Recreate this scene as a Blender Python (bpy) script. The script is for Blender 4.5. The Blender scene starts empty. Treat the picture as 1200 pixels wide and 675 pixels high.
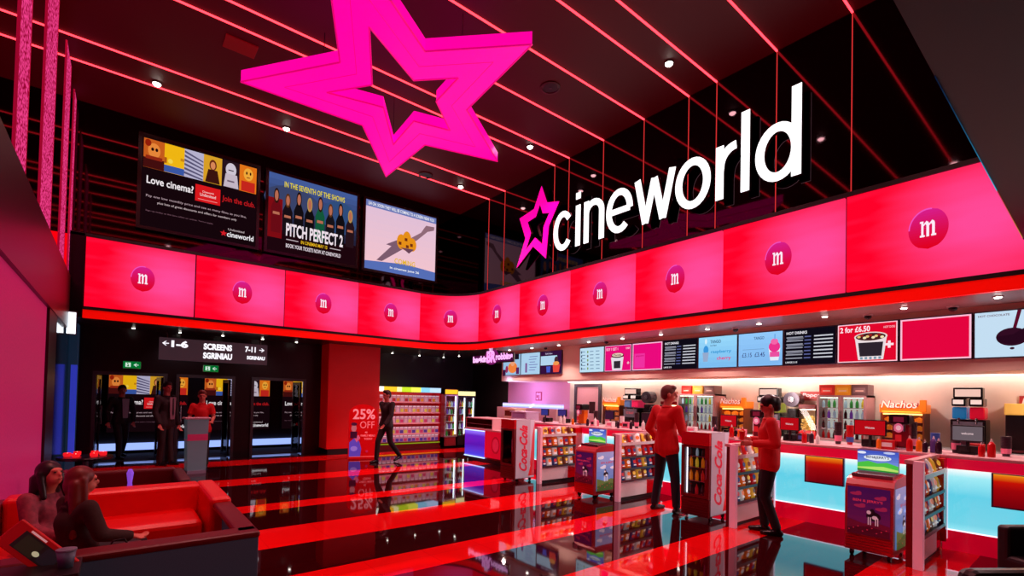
import bpy, bmesh, math, random
from mathutils import Vector, Matrix
random.seed(7)
C = bpy.context.scene.collection
PI = math.pi

# ------------------------------------------------------------------ colours / materials
def lin(c):
    r = []
    for v in c[:3]:
        v = v/255.0
        r.append(v/12.92 if v <= 0.04045 else ((v+0.055)/1.055)**2.4)
    return tuple(r)+(1.0,)

MATS = {}
def mat(name, rgb=(128,128,128), rough=.5, metal=0., spec=.5, emit=None, es=0., coat=0., noise=0., nscale=20., sample=None, ior=None):
    if name in MATS: return MATS[name]
    m = bpy.data.materials.new(name); m.use_nodes = True
    nt = m.node_tree; b = nt.nodes['Principled BSDF']
    b.inputs['Base Color'].default_value = lin(rgb)
    b.inputs['Roughness'].default_value = rough
    b.inputs['Metallic'].default_value = metal
    b.inputs['Specular IOR Level'].default_value = spec
    b.inputs['Coat Weight'].default_value = coat
    if ior: b.inputs['IOR'].default_value = ior
    if emit is not None:
        b.inputs['Emission Color'].default_value = lin(emit)
        b.inputs['Emission Strength'].default_value = es
    # every surface carries a small procedural variation
    tc = nt.nodes.new('ShaderNodeTexCoord'); n = nt.nodes.new('ShaderNodeTexNoise')
    n.inputs['Scale'].default_value = nscale; n.inputs['Detail'].default_value = 3
    nt.links.new(tc.outputs['Object'], n.inputs['Vector'])
    mx = nt.nodes.new('ShaderNodeMix'); mx.data_type = 'RGBA'; mx.blend_type = 'MULTIPLY'
    mx.inputs['Factor'].default_value = noise if noise else .08
    mx.inputs[6].default_value = lin(rgb)
    nt.links.new(n.outputs['Fac'], mx.inputs[7])
    nt.links.new(mx.outputs[2], b.inputs['Base Color'])
    if sample: m.cycles.emission_sampling = sample
    MATS[name] = m
    return m

def glow(name, rgb, s=1., sample='AUTO'):
    if name in MATS: return MATS[name]
    m = bpy.data.materials.new(name); m.use_nodes = True
    nt = m.node_tree; nt.nodes.clear()
    e = nt.nodes.new('ShaderNodeEmission'); o = nt.nodes.new('ShaderNodeOutputMaterial')
    e.inputs[0].default_value = lin(rgb); e.inputs[1].default_value = s
    nt.links.new(e.outputs[0], o.inputs[0])
    m.cycles.emission_sampling = sample
    MATS[name] = m
    return m

def attr_glow(name, s=1., sample='NONE'):
    """screen pixels: colours come from the mesh's own colour attribute"""
    if name in MATS: return MATS[name]
    m = glow(name, (255,255,255), s, sample)
    nt = m.node_tree; e = [n for n in nt.nodes if n.type == 'EMISSION'][0]
    a = nt.nodes.new('ShaderNodeAttribute'); a.attribute_name = 'Col'
    nt.links.new(a.outputs['Color'], e.inputs[0])
    return m

def attr_print(name, rough=.4, es=0.):
    if name in MATS: return MATS[name]
    m = mat(name, rough=rough)
    nt = m.node_tree; b = nt.nodes['Principled BSDF']
    a = nt.nodes.new('ShaderNodeAttribute'); a.attribute_name = 'Col'
    nt.links.new(a.outputs['Color'], b.inputs['Base Color'])
    if es:
        nt.links.new(a.outputs['Color'], b.inputs['Emission Color']); b.inputs['Emission Strength'].default_value = es
        m.cycles.emission_sampling = 'NONE'
    return m

def glass_mat():
    m = bpy.data.materials.new('clear_glass'); m.use_nodes = True
    nt = m.node_tree; nt.nodes.clear()
    o = nt.nodes.new('ShaderNodeOutputMaterial'); mx = nt.nodes.new('ShaderNodeMixShader')
    t = nt.nodes.new('ShaderNodeBsdfTransparent'); g = nt.nodes.new('ShaderNodeBsdfGlossy'); f = nt.nodes.new('ShaderNodeFresnel')
    g.inputs['Roughness'].default_value = .02; f.inputs['IOR'].default_value = 1.35
    nt.links.new(f.outputs[0], mx.inputs[0]); nt.links.new(t.outputs[0], mx.inputs[1]); nt.links.new(g.outputs[0], mx.inputs[2])
    nt.links.new(mx.outputs[0], o.inputs[0])
    return m
GLASS = glass_mat()

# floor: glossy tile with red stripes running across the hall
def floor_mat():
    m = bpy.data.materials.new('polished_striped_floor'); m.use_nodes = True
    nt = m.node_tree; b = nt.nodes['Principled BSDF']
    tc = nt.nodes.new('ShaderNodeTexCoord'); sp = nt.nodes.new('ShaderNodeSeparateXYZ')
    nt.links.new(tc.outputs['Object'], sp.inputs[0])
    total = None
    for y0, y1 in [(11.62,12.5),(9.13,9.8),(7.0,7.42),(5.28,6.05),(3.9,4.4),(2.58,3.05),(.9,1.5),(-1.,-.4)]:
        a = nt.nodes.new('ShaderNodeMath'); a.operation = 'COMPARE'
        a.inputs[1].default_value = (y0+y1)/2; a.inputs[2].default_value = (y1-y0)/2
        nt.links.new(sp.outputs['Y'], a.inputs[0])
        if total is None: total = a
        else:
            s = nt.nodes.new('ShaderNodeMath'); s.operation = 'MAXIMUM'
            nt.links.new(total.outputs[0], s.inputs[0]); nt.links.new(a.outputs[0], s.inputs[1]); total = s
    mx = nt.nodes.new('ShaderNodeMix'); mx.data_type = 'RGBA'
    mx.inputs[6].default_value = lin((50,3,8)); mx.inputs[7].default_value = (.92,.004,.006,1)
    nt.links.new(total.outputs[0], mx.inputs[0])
    # tile joints
    br = nt.nodes.new('ShaderNodeTexBrick'); br.offset = 0
    br.inputs['Color1'].default_value = (1,1,1,1); br.inputs['Color2'].default_value = (.93,.93,.93,1); br.inputs['Mortar'].default_value = (.6,.6,.6,1)
    br.inputs['Scale'].default_value = 1; br.inputs['Mortar Size'].default_value = .002
    br.inputs['Brick Width'].default_value = .6; br.inputs['Row Height'].default_value = .6
    nt.links.new(tc.outputs['Object'], br.inputs['Vector'])
    ml = nt.nodes.new('ShaderNodeMix'); ml.data_type = 'RGBA'; ml.blend_type = 'MULTIPLY'; ml.inputs[0].default_value = 1
    nt.links.new(mx.outputs[2], ml.inputs[6]); nt.links.new(br.outputs['Color'], ml.inputs[7])
    nt.links.new(ml.outputs[2], b.inputs['Base Color'])
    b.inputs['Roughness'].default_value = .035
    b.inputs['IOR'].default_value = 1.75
    n = nt.nodes.new('ShaderNodeTexNoise'); n.inputs['Scale'].default_value = 1.3
    bp = nt.nodes.new('ShaderNodeBump'); bp.inputs['Strength'].default_value = .02; bp.inputs['Distance'].default_value = .05
    nt.links.new(tc.outputs['Object'], n.inputs['Vector']); nt.links.new(n.outputs['Fac'], bp.inputs['Height']); nt.links.new(bp.outputs[0], b.inputs['Normal'])
    return m

# ------------------------------------------------------------------ mesh builder
class MB:
    def __init__(s): s.bm = bmesh.new(); s.cl = None
    def _add(s, verts, faces, M=None):
        vs = [s.bm.verts.new(M @ Vector(v) if M else v) for v in verts]
        out = []
        for f in faces:
            try: out.append(s.bm.faces.new([vs[i] for i in f]))
            except ValueError: pass
        return out
    def box(s, x0, x1, y0, y1, z0, z1, M=None, bev=0.):
        if bev <= 0:
            v = [(x,y,z) for x in (x0,x1) for y in (y0,y1) for z in (z0,z1)]
            s._add(v, [(0,1,3,2),(4,6,7,5),(0,4,5,1),(2,3,7,6),(0,2,6,4),(1,5,7,3)], M)
        else:
            t = bmesh.new(); bmesh.ops.create_cube(t, size=1)
            for q in t.verts: q.co = Vector(((x0+x1)/2+q.co.x*(x1-x0), (y0+y1)/2+q.co.y*(y1-y0), (z0+z1)/2+q.co.z*(z1-z0)))
            bmesh.ops.bevel(t, geom=list(t.edges), offset=bev, segments=3, affect='EDGES', profile=.5)
            s.merge(t, M)
        return s
    def merge(s, t, M=None):
        t.verts.ensure_lookup_table(); t.verts.index_update()
        s._add([v.co.copy() for v in t.verts], [[v.index for v in f.verts] for f in t.faces], M); t.free()
    def tube(s, p0, p1, r0, r1=None, n=12, caps=True):
        r1 = r0 if r1 is None else r1
        p0, p1 = Vector(p0), Vector(p1); d = p1-p0
        q = d.to_track_quat('Z', 'Y').to_matrix()
        v = []
        for p, r in ((p0,r0),(p1,r1)):
            for i in range(n):
                a = 2*PI*i/n; v.append(p+q @ Vector((r*math.cos(a), r*math.sin(a), 0)))
        f = [(i,(i+1)%n,n+(i+1)%n,n+i) for i in range(n)]
        if caps: f += [tuple(range(n))[::-1], tuple(range(n,2*n))]
        s._add(v, f); return s
    def ell(s, c, r, M=None, seg=16, rings=10):
        v = []; f = []
        for j in range(1, rings):
            t = PI*j/rings
            for i in range(seg):
                a = 2*PI*i/seg; v.append((c[0]+r[0]*math.sin(t)*math.cos(a), c[1]+r[1]*math.sin(t)*math.sin(a), c[2]+r[2]*math.cos(t)))
        n = len(v); v += [(c[0],c[1],c[2]+r[2]), (c[0],c[1],c[2]-r[2])]
        for j in range(rings-2):
            for i in range(seg): f.append((j*seg+i, (j+1)*seg+i, (j+1)*seg+(i+1)%seg, j*seg+(i+1)%seg))
        for i in range(seg):
            f.append((n, i, (i+1)%seg)); f.append((n+1, (rings-2)*seg+(i+1)%seg, (rings-2)*seg+i))
        s._add(v, f, M); return s
    def capsule(s, a, b, ra, rb=None):
        rb = ra if rb is None else rb
        s.tube(a, b, ra, rb, 14); s.ell(a, (ra,)*3, seg=14, rings=8); s.ell(b, (rb,)*3, seg=14, rings=8); return s
    def lathe(s, prof, n=20, c=(0,0,0)):
        v = []; f = []
        for r, z in prof:
            for i in range(n):
                a = 2*PI*i/n; v.append((c[0]+r*math.cos(a), c[1]+r*math.sin(a), c[2]+z))
        for j in range(len(prof)-1):
            for i in range(n): f.append((j*n+i, j*n+(i+1)%n, (j+1)*n+(i+1)%n, (j+1)*n+i))
        f.append(tuple(range(n))[::-1]); f.append(tuple(range((len(prof)-1)*n, len(prof)*n)))
        s._add(v, f); return s
    def prism(s, pts, h, M=None, plane='xz', off=0.):
        """polygon in (x,z) pushed along y (or in (x,y) pushed along z)"""
        n = len(pts)
        P = (lambda a,b,k: (a,k,b)) if plane == 'xz' else (lambda a,b,k: (a,b,k)) if plane == 'xy' else (lambda a,b,k: (k,a,b))
        v = [P(a,b,off) for a,b in pts]+[P(a,b,off+h) for a,b in pts]
        f = [tuple(range(n)), tuple(range(2*n-1,n-1,-1))]+[(i,n+i,n+(i+1)%n,(i+1)%n) for i in range(n)]
        s._add(v, f, M); return s
    def ring(s, outer, inner, h, M=None, plane='xz', off=0.):
        n = len(outer)
        P = (lambda a,b,k: (a,k,b)) if plane == 'xz' else (lambda a,b,k: (a,b,k))
        v = []
        for k in (off, off+h):
            v += [P(a,b,k) for a,b in outer]+[P(a,b,k) for a,b in inner]
        f = []
        for i in range(n):
            j = (i+1)%n
            f += [(i,j,n+j,n+i), (2*n+i,3*n+i,3*n+j,2*n+j), (i,2*n+i,2*n+j,j), (n+i,n+j,3*n+j,3*n+i)]
        s._add(v, f, M); return s
    def build(s, name, material, parent=None, smooth=False, M=None, weld=False):
        if weld: bmesh.ops.remove_doubles(s.bm, verts=s.bm.verts, dist=1e-5)
        bmesh.ops.recalc_face_normals(s.bm, faces=s.bm.faces)
        me = bpy.data.meshes.new(name); s.bm.to_mesh(me); s.bm.free()
        if smooth:
            for p in me.polygons: p.use_smooth = True
        me.materials.append(material)
        o = bpy.data.objects.new(name, me); C.objects.link(o)
        if parent: o.parent = parent
        if M: o.matrix_local = M
        return o

_tc = {}
def text_mesh(body, bold=0.0):
    k = (body, bold)
    if k in _tc: return _tc[k]
    cu = bpy.data.curves.new('tmp_text', 'FONT'); cu.body = body; cu.size = 1; cu.offset = bold; cu.resolution_u = 3
    ob = bpy.data.objects.new('tmp_text', cu)
    me = bpy.data.meshes.new_from_object(ob)
    v = [tuple(p.co[:2]) for p in me.vertices]; f = [tuple(p.vertices) for p in me.polygons]
    bpy.data.objects.remove(ob); bpy.data.curves.remove(cu); bpy.data.meshes.remove(me)
    if v:
        x0 = min(a for a,b in v); x1 = max(a for a,b in v); y0 = min(b for a,b in v); y1 = max(b for a,b in v)
        w = x1-x0; h = y1-y0
        v = [((a-(x0+x1)/2), (b-(y0+y1)/2)) for a,b in v]
    else: w = h = 1
    _tc[k] = (v, f, w, h); return _tc[k]

class Art:
    """flat picture in local x (right) / z (up), facing local -y; each layer a hair in front of the last"""
    def __init__(s, step=.0012): s.v = []; s.f = []; s.c = []; s.k = 0; s.step = step
    def _poly(s, pts, col):
        b = len(s.v); s.v += [(x, -s.k*s.step, z) for x,z in pts]
        s.f.append(tuple(range(b, b+len(pts)))); s.c.append(lin(col))
    def poly(s, pts, col): s.k += 1; s._poly(pts, col); return s
    def rect(s, x0, z0, x1, z1, col): return s.poly([(x0,z0),(x1,z0),(x1,z1),(x0,z1)], col)
    def ell(s, cx, cz, rx, rz, col, n=20):
        return s.poly([(cx+rx*math.cos(2*PI*i/n), cz+rz*math.sin(2*PI*i/n)) for i in range(n)], col)
    def grad(s, x0, z0, x1, z1, c0, c1, n=10, horiz=False):
        s.k += 1
        for i in range(n):
            t0, t1 = i/n, (i+1)/n; t = i/(n-1)
            col = tuple(a+(b-a)*t for a,b in zip(c0,c1))
            if horiz: s._poly([(x0+(x1-x0)*t0,z0),(x0+(x1-x0)*t1,z0),(x0+(x1-x0)*t1,z1),(x0+(x1-x0)*t0,z1)], col)
            else: s._poly([(x0,z0+(z1-z0)*t0),(x1,z0+(z1-z0)*t0),(x1,z0+(z1-z0)*t1),(x0,z0+(z1-z0)*t1)], col)
        return s
    def text(s, body, cx, cz, h, col, w=None, bold=.02, rot=0., align='c', slant=0.):
        """h: height of the whole string; w: its width (None keeps proportion)"""
        s.k += 1
        v, f, tw, th = text_mesh(body, bold)
        sz = h/th; sx = (w/tw) if w else sz
        W = tw*sx
        ox = cx + (W/2 if align == 'l' else -W/2 if align == 'r' else 0)
        c_, s_ = math.cos(rot), math.sin(rot)
        b = len(s.v)
        for x, y in v:
            X, Y = x*sx+slant*y*sz, y*sz
            s.v.append((ox+X*c_-Y*s_, -s.k*s.step, cz+X*s_+Y*c_))
        for q in f: s.f.append(tuple(b+i for i in q)); s.c.append(lin(col))
        return s
    def build(s, name, material, parent=None, loc=(0,0,0)):
        me = bpy.data.meshes.new(name); me.from_pydata(s.v, [], s.f)
        ca = me.color_attributes.new('Col', 'FLOAT_COLOR', 'CORNER')
        i = 0
        for p, c in zip(me.polygons, s.c):
            for _ in p.vertices: ca.data[i].color = c; i += 1
        me.materials.append(material)
        o = bpy.data.objects.new(name, me); C.objects.link(o)
        if parent: o.parent = parent
        o.location = loc
        return o

SCREEN = attr_glow('screen_pixels', 1.0)
SCREEN_DIM = attr_glow('screen_pixels_dim', .55)
PRINT = attr_print('printed_colours')
PRINT_LIT = attr_print('printed_colours_glowing', es=.35)  # glow put into the print colours; bags and fridge sides have no backlight

def tag(o, label, cat, group=None, kind=None):
    o['label'] = label; o['category'] = cat
    if group: o['group'] = group
    if kind: o['kind'] = kind
    return o
def struct(o): o['kind'] = 'structure'; return o
def thing(name, label, cat, loc=(0,0,0), rz=0., group=None):
    o = bpy.data.objects.new(name, None); C.objects.link(o); o.location = loc; o.rotation_euler = (0,0,rz)
    o.empty_display_size = .1
    return tag(o, label, cat, group)
def dup(root, loc, rz=None, label=None, group=None):
    def cp(o, par):
        c = o.copy(); C.objects.link(c)
        if par is not None: c.parent = par; c.matrix_parent_inverse = o.matrix_parent_inverse.copy()
        for ch in list(o.children): cp(ch, c)
        return c
    r = cp(root, None); r.location = loc
    if rz is not None: r.rotation_euler = (0,0,rz)
    if label: r['label'] = label
    if group: r['group'] = group
    return r
RB = -PI/2          # rotation of things that face the hall from the right-hand side (front = -X)
ORD = ['first','second','third','fourth','fifth','sixth','seventh','eighth','ninth','tenth','eleventh','twelfth','thirteenth','fourteenth','fifteenth','sixteenth','seventeenth','eighteenth','nineteenth','twentieth']

# common materials
BLACKGLOSS = mat('black_mirror_panel', (62,42,48), rough=.04, metal=1., noise=.05)
BLACK = mat('matt_black', (14,10,12), rough=.5)
BLACKPL = mat('black_plastic', (20,18,20), rough=.25)
DKGREY = mat('dark_grey_metal', (60,66,72), rough=.35, metal=.5)
WHITE = mat('white_laminate', (235,225,225), rough=.3)
PINKWHITE = mat('pinkish_white_panel', (240,190,195), rough=.3)
CHROME = mat('brushed_steel', (200,200,205), rough=.2, metal=1.)
RED = mat('red_gloss_panel', (215,4,14), rough=.2, coat=.4)
DKRED = mat('dark_red_panel', (120,2,8), rough=.35)
CREAM = mat('cream_wall_paint', (240,214,196), rough=.5, noise=.15, nscale=6)
PINKWALL = mat('pink_wall_paint', (232,150,190), rough=.5)
CHARCOAL = mat('charcoal_fabric', (38,44,52), rough=.8, noise=.4, nscale=120)
SOFARED = mat('red_leather', (225,10,12), rough=.35)
SOFADARK = mat('dark_red_leather', (95,3,8), rough=.4)

# ------------------------------------------------------------------ camera
cam = bpy.data.cameras.new('camera'); co = bpy.data.objects.new('camera', cam); C.objects.link(co)
bpy.context.scene.camera = co
yaw, pitch, roll = .6773, .0198, .0221
F = Vector((math.sin(yaw)*math.cos(pitch), math.cos(yaw)*math.cos(pitch), math.sin(pitch)))
r_ = Vector((math.cos(yaw), -math.sin(yaw), 0)); u_ = r_.cross(F)
R_ = r_*math.cos(roll)+u_*math.sin(roll); U_ = u_*math.cos(roll)-r_*math.sin(roll)
co.matrix_world = Matrix(((R_.x,U_.x,-F.x,0),(R_.y,U_.y,-F.y,0),(R_.z,U_.z,-F.z,1.55),(0,0,0,1)))
cam.sensor_width = 36; cam.lens = 569.77*36/1200; cam.shift_y = (455.13-337.5)/1200
cam.clip_start = .05

# ------------------------------------------------------------------ setting
XB, YA, ZT, ZB, ZS = 7.457, 11.75, 4.318, 3.05, 2.84
XL = -.8; ZC = 6.88; YU = 12.02; XU = 7.57      # left wall, ceiling, upper wall planes
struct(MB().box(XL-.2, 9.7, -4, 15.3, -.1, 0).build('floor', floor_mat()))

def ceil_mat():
    m = mat('ceiling_panels', (34,4,7), rough=.6, emit=(90,0,6), es=.24)  # red glow in the panels stands in for LED light on them
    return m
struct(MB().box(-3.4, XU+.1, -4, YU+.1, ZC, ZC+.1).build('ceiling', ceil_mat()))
struct(MB().box(XU, XU+.1, -4, YU+.1, ZT+.06, ZC).build('wall_right_upper', BLACKGLOSS))
struct(MB().box(-3.3, XU, YU, YU+.1, ZT+.06, ZC).build('wall_back_upper', BLACKGLOSS))
struct(MB().box(-3.4, -3.3, -4, YU+.1, 2.7, ZC).build('wall_left_upper', BLACK))
struct(MB().box(-3.3, XL-.1, -4, YU, 2.62, 2.7).build('floor_gallery', BLACK))
# panel path (band of screens): along A, round the curved corner, along B
def path(s):
    """s measured along the band from its left end -> (x, y, heading angle of the outward normal)"""
    x0 = -.582; a = 6.257-x0
    if s <= a: return (x0+s, YA, -PI/2)
    s -= a; r = 1.2; q = r*PI/2
    if s <= q:
        t = s/r; return (6.257+r*math.sin(t), 10.55+r*math.cos(t), -PI/2-t)
    s -= q; return (XB, 10.55-s, -PI)
def band(name, s0, s1, z0, z1, off, thick, material, parent=None, n=None, uv=False):
    n = n or max(1, int((s1-s0)/.12))
    v = []; f = []; uvs = []
    for i in range(n+1):
        s = s0+(s1-s0)*i/n; x, y, a = path(s); nx, ny = math.cos(a), math.sin(a)
        for z in (z0, z1):
            v.append((x+nx*off, y+ny*off, z)); v.append((x-nx*(thick-off), y-ny*(thick-off), z))
    for i in range(n):
        b = 4*i; c = b+4
        f += [(b,c,c+2,b+2), (b+1,b+3,c+3,c+1), (b,b+1,c+1,c), (b+2,c+2,c+3,b+3)]
    f += [(0,2,3,1), (4*n,4*n+1,4*n+3,4*n+2)]
    me = bpy.data.meshes.new(name); me.from_pydata(v, [], f)
    if uv:
        L = me.uv_layers.new(name='UVMap')
        for p in me.polygons:
            for li in p.loop_indices:
                vi = me.loops[li].vertex_index
                L.data[li].uv = ((vi//4)/n, (vi%4)//2)
    me.materials.append(material)
    o = bpy.data.objects.new(name, me); C.objects.link(o)
    if parent: o.parent = parent
    return o
STOT = 6.839+1.885+11.5
TRIMRED = mat('red_lit_trim', (230,5,5), rough=.3, emit=(255,10,0), es=.55)
struct(band('trim_1', -.0, STOT, 2.84, 2.99, -.01, .08, TRIMRED))
struct(band('trim_2', -.22, STOT, 2.99, ZB-.005, .0, .1, BLACK))
struct(band('trim_3', -.22, STOT, ZT+.003, ZT+.06, .02, .16, BLACK))
struct(band('trim_4', -.22, STOT, 2.85, ZT, -.05, .07, BLACK))
# ledge closing the top between band and upper walls
struct(MB().box(XL, 6.3, YA+.05, YU+.1, ZT, ZT+.06).build('trim_5', BLACK))
struct(MB().box(XB+.05, XU+.1, -4, 10.6, ZT, ZT+.06).build('trim_6', BLACK))
arc = [(6.2+0*i, 10.5) for i in range(1)]
pts = [path(6.839+1.885*i/12)[:2] for i in range(13)]
struct(MB().prism([(XU,YU)]+[(6.257,YU)]+pts+[(XU,10.55)], .06, plane='xy', off=ZT).build('trim_7', BLACK))

# lowered soffits
soff_dark = mat('lobby_soffit', (48,42,48), rough=.3)
soff_light = mat('counter_soffit', (176,140,132), rough=.4)
struct(MB().prism([(XL-.2,YA+.06),(6.2,YA+.06)]+[(a+.04,b+.04) for a,b in pts]+[(XB+.05,10.55),(9.6,10.55),(9.6,15.3),(XL-.2,15.3)], .1, plane='xy', off=ZS+.002).build('ceiling_lobby', soff_dark))
struct(MB().box(XB+.06, 9.6, -4, 10.55, ZS, ZS+.1).build('ceiling_counter', soff_light))
# bulkhead over the counter carrying the menu screens
struct(MB().box(8.42, 9.6, -4, 10.95, 2.02, ZS).build('beam_menu_bulkhead', mat('bulkhead_paint', (244,204,186), rough=.5, noise=.1, nscale=5)))
# walls under
struct(MB().box(9.5, 9.6, -4, 9.3, 0, 2.02).build('wall_right', CREAM))
struct(MB().box(9.5, 9.6, 9.3, 12.0, 0, 2.1).build('wall_right_pink', PINKWALL))
struct(MB().box(9.5, 9.6, 12.0, 15.2, 0, ZS).box(9.5,9.6,9.3,12.,2.1,ZS).build('wall_right_far', mat('near_black_wall', (26,14,20), rough=.5)))
WB = mat('black_lobby_wall', (16,11,14), rough=.35)
# door wall (A side) at y = 13.2, with three openings
D = [(-.46, .80), (.96, 2.12), (2.47, 3.74)]
mb = MB(); xs = [XL]+[v for d in D for v in d]+[4.15]
for i in range(0, len(xs), 2): mb.box(xs[i], xs[i+1], 13.2, 13.35, 0, 1.92)
mb.box(XL, 4.15, 13.2, 13.35, 1.92, ZS)
struct(mb.build('wall_back', WB))
struct(MB().box(XL, 5.5, 15.1, 15.2, 0, ZS).build('wall_corridor', BLACK))
struct(MB().box(XL, 5.4, 13.36, 15.1, 0, .006).build('floor_corridor', mat('dark_carpet', (26,12,18), rough=.95, noise=.5, nscale=90)))
struct(MB().box(4.12, 5.5, 12.62, 13.5, .14, ZS).build('column_red', mat('column_red_paint', (215,0,2), rough=.4, emit=(200,0,0), es=.06)))
struct(MB().box(4.16, 5.46, 12.66, 13.5, 0, .14).build('baseboard_column', BLACK))
struct(MB().box(5.4, 9.6, 14.0, 14.1, 0, ZS).build('wall_back_sweets', mat('near_black_wall')))
struct(MB().box(5.4, 5.5, 13.5, 15.2, 0, ZS).build('wall_behind_column', BLACK))
# left wall: pink glowing panel, frame, fascia
PK = mat('pink_backlit_panel', (190,40,105), rough=.5, emit=(190,30,95), es=.42, noise=.5, nscale=40)
struct(MB().box(XL-.1, XL, 2.0, 9.0, 0, 2.62).build('wall_left', PK))
struct(MB().box(XL-.1, XL+.03, 8.95, 9.9, 0, 2.65).build('trim_8', mat('dark_maroon_frame', (40,4,10), rough=.4)))
struct(MB().box(XL-.1, XL+.04, 2.0, YU-.3, 2.62, 3.56).build('beam_left', mat('maroon_fascia', (52,2,7), rough=.35, emit=(90,0,8), es=.12)))
struct(MB().box(XL-.1, XL, 9.9, 13.3, 0, 2.62).build('wall_left_far', mat('blueblack_gloss', (30,36,48), rough=.1, metal=.6)))
struct(MB().box(XL, -.585, YA-.02, YA+.1, 2.84, ZT+.05).build('trim_9', mat('black_satin', (10,6,8), rough=.2)))
# bulkhead on the right, close to the camera
struct(MB().box(1.2, XB, -.6, .62, 3.36, ZC).build('beam_right', mat('black_bulkhead', (5,4,5), rough=.5)))
edge = attr_glow('edge_reflection_strip', .8)  # cyan and orange reflection on the bulkhead edge, painted as a glowing strip
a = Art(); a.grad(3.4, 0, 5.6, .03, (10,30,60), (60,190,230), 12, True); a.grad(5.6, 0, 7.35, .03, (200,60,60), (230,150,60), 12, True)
o = a.build('painted_edge_reflection', edge, loc=(0,.618,3.345)); o.rotation_euler = (PI,0,0); o.scale = (1,-1,1)
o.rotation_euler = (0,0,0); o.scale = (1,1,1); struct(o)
# wall behind the camera side so mirrors see a closed room
struct(MB().box(-3.4, 9.7, -4.1, -4, 0, ZC).build('wall_front', BLACK))
struct(MB().box(XL-.2, XL-.1, -4, 2, 0, 2.62).build('wall_left_near', BLACK))

# ------------------------------------------------------------------ band of LED screens with the round m logo
def panel_mat():
    m = bpy.data.materials.new('pink_video_panel'); m.use_nodes = True
    nt = m.node_tree; nt.nodes.clear(); N = nt.nodes.new; L = nt.links.new
    uv = N('ShaderNodeUVMap'); uv.uv_map = 'UVMap'
    mp = N('ShaderNodeMapping'); mp.inputs['Location'].default_value = (-.78,-.5,0); L(uv.outputs[0], mp.inputs[0])
    mp2 = N('ShaderNodeMapping'); mp2.vector_type = 'TEXTURE'; mp2.inputs['Scale'].default_value = (.62,.75,1); L(mp.outputs[0], mp2.inputs[0])
    g = N('ShaderNodeVectorMath'); g.operation = 'LENGTH'; L(mp2.outputs[0], g.inputs[0])
    mr = N('ShaderNodeMapRange'); mr.inputs[1].default_value = 0; mr.inputs[2].default_value = 1.15; mr.inputs[3].default_value = 1; mr.inputs[4].default_value = 0
    mr.interpolation_type = 'SMOOTHSTEP'; L(g.outputs['Value'], mr.inputs[0])
    n = N('ShaderNodeTexNoise'); n.inputs['Scale'].default_value = 2.2; n.inputs['Detail'].default_value = 1
    mpn = N('ShaderNodeMapping'); mpn.inputs['Scale'].default_value = (.8,3,1); L(uv.outputs[0], mpn.inputs[0]); L(mpn.outputs[0], n.inputs['Vector'])
    ad = N('ShaderNodeMath'); ad.operation = 'MULTIPLY_ADD'; ad.inputs[1].default_value = .4; ad.inputs[2].default_value = -.2; L(n.outputs['Fac'], ad.inputs[0])
    ad2 = N('ShaderNodeMath'); ad2.operation = 'ADD'; ad2.use_clamp = True; L(ad.outputs[0], ad2.inputs[0]); L(mr.outputs[0], ad2.inputs[1])
    mx = N('ShaderNodeMix'); mx.data_type = 'RGBA'; mx.inputs[6].default_value = lin((255,2,42)); mx.inputs[7].default_value = lin((255,74,152))
    L(ad2.outputs[0], mx.inputs[0])
    e = N('ShaderNodeEmission'); e.inputs[1].default_value = 1.0; L(mx.outputs[2], e.inputs[0])
    o = N('ShaderNodeOutputMaterial'); L(e.outputs[0], o.inputs[0])
    return m
PM = panel_mat()
t = thing('led_screen', 'plain red screen behind the pink mesh columns, at the far left end', 'screen', (-1.7,YA,ZB), 0)
MB().box(-1.4,.88,0,.05,.01,ZT-ZB).build('display', glow('plain_red_pixels', (255,0,14), 1.0), t)
MB().box(-1.45,.9,.05,.12,-.2,ZT-ZB+.05).build('housing', BLACK, t)
LOGO = attr_glow('logo_pixels', 1.0)
W = 1.7017
def m_letter():   # slab-serif lower case m, unit box 1 wide, 1 high
    P = []
    P.append([(-.5,.5),(-.28,.5),(-.28,-.38),(-.2,-.38),(-.2,-.5),(-.5,-.5),(-.5,-.38),(-.42,-.38),(-.42,.38),(-.5,.38)])
    P.append([(-.28,.3),(-.1,.5),(.02,.42),(.07,.3),(.07,-.5),(-.1,-.5),(-.1,.22),(-.16,.3),(-.28,.18)])
    P.append([(.07,.3),(.25,.5),(.38,.42),(.42,.3),(.42,-.38),(.5,-.38),(.5,-.5),(.2,-.5),(.2,-.38),(.25,-.38),(.25,.22),(.19,.3),(.07,.18)])
    return P
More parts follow.
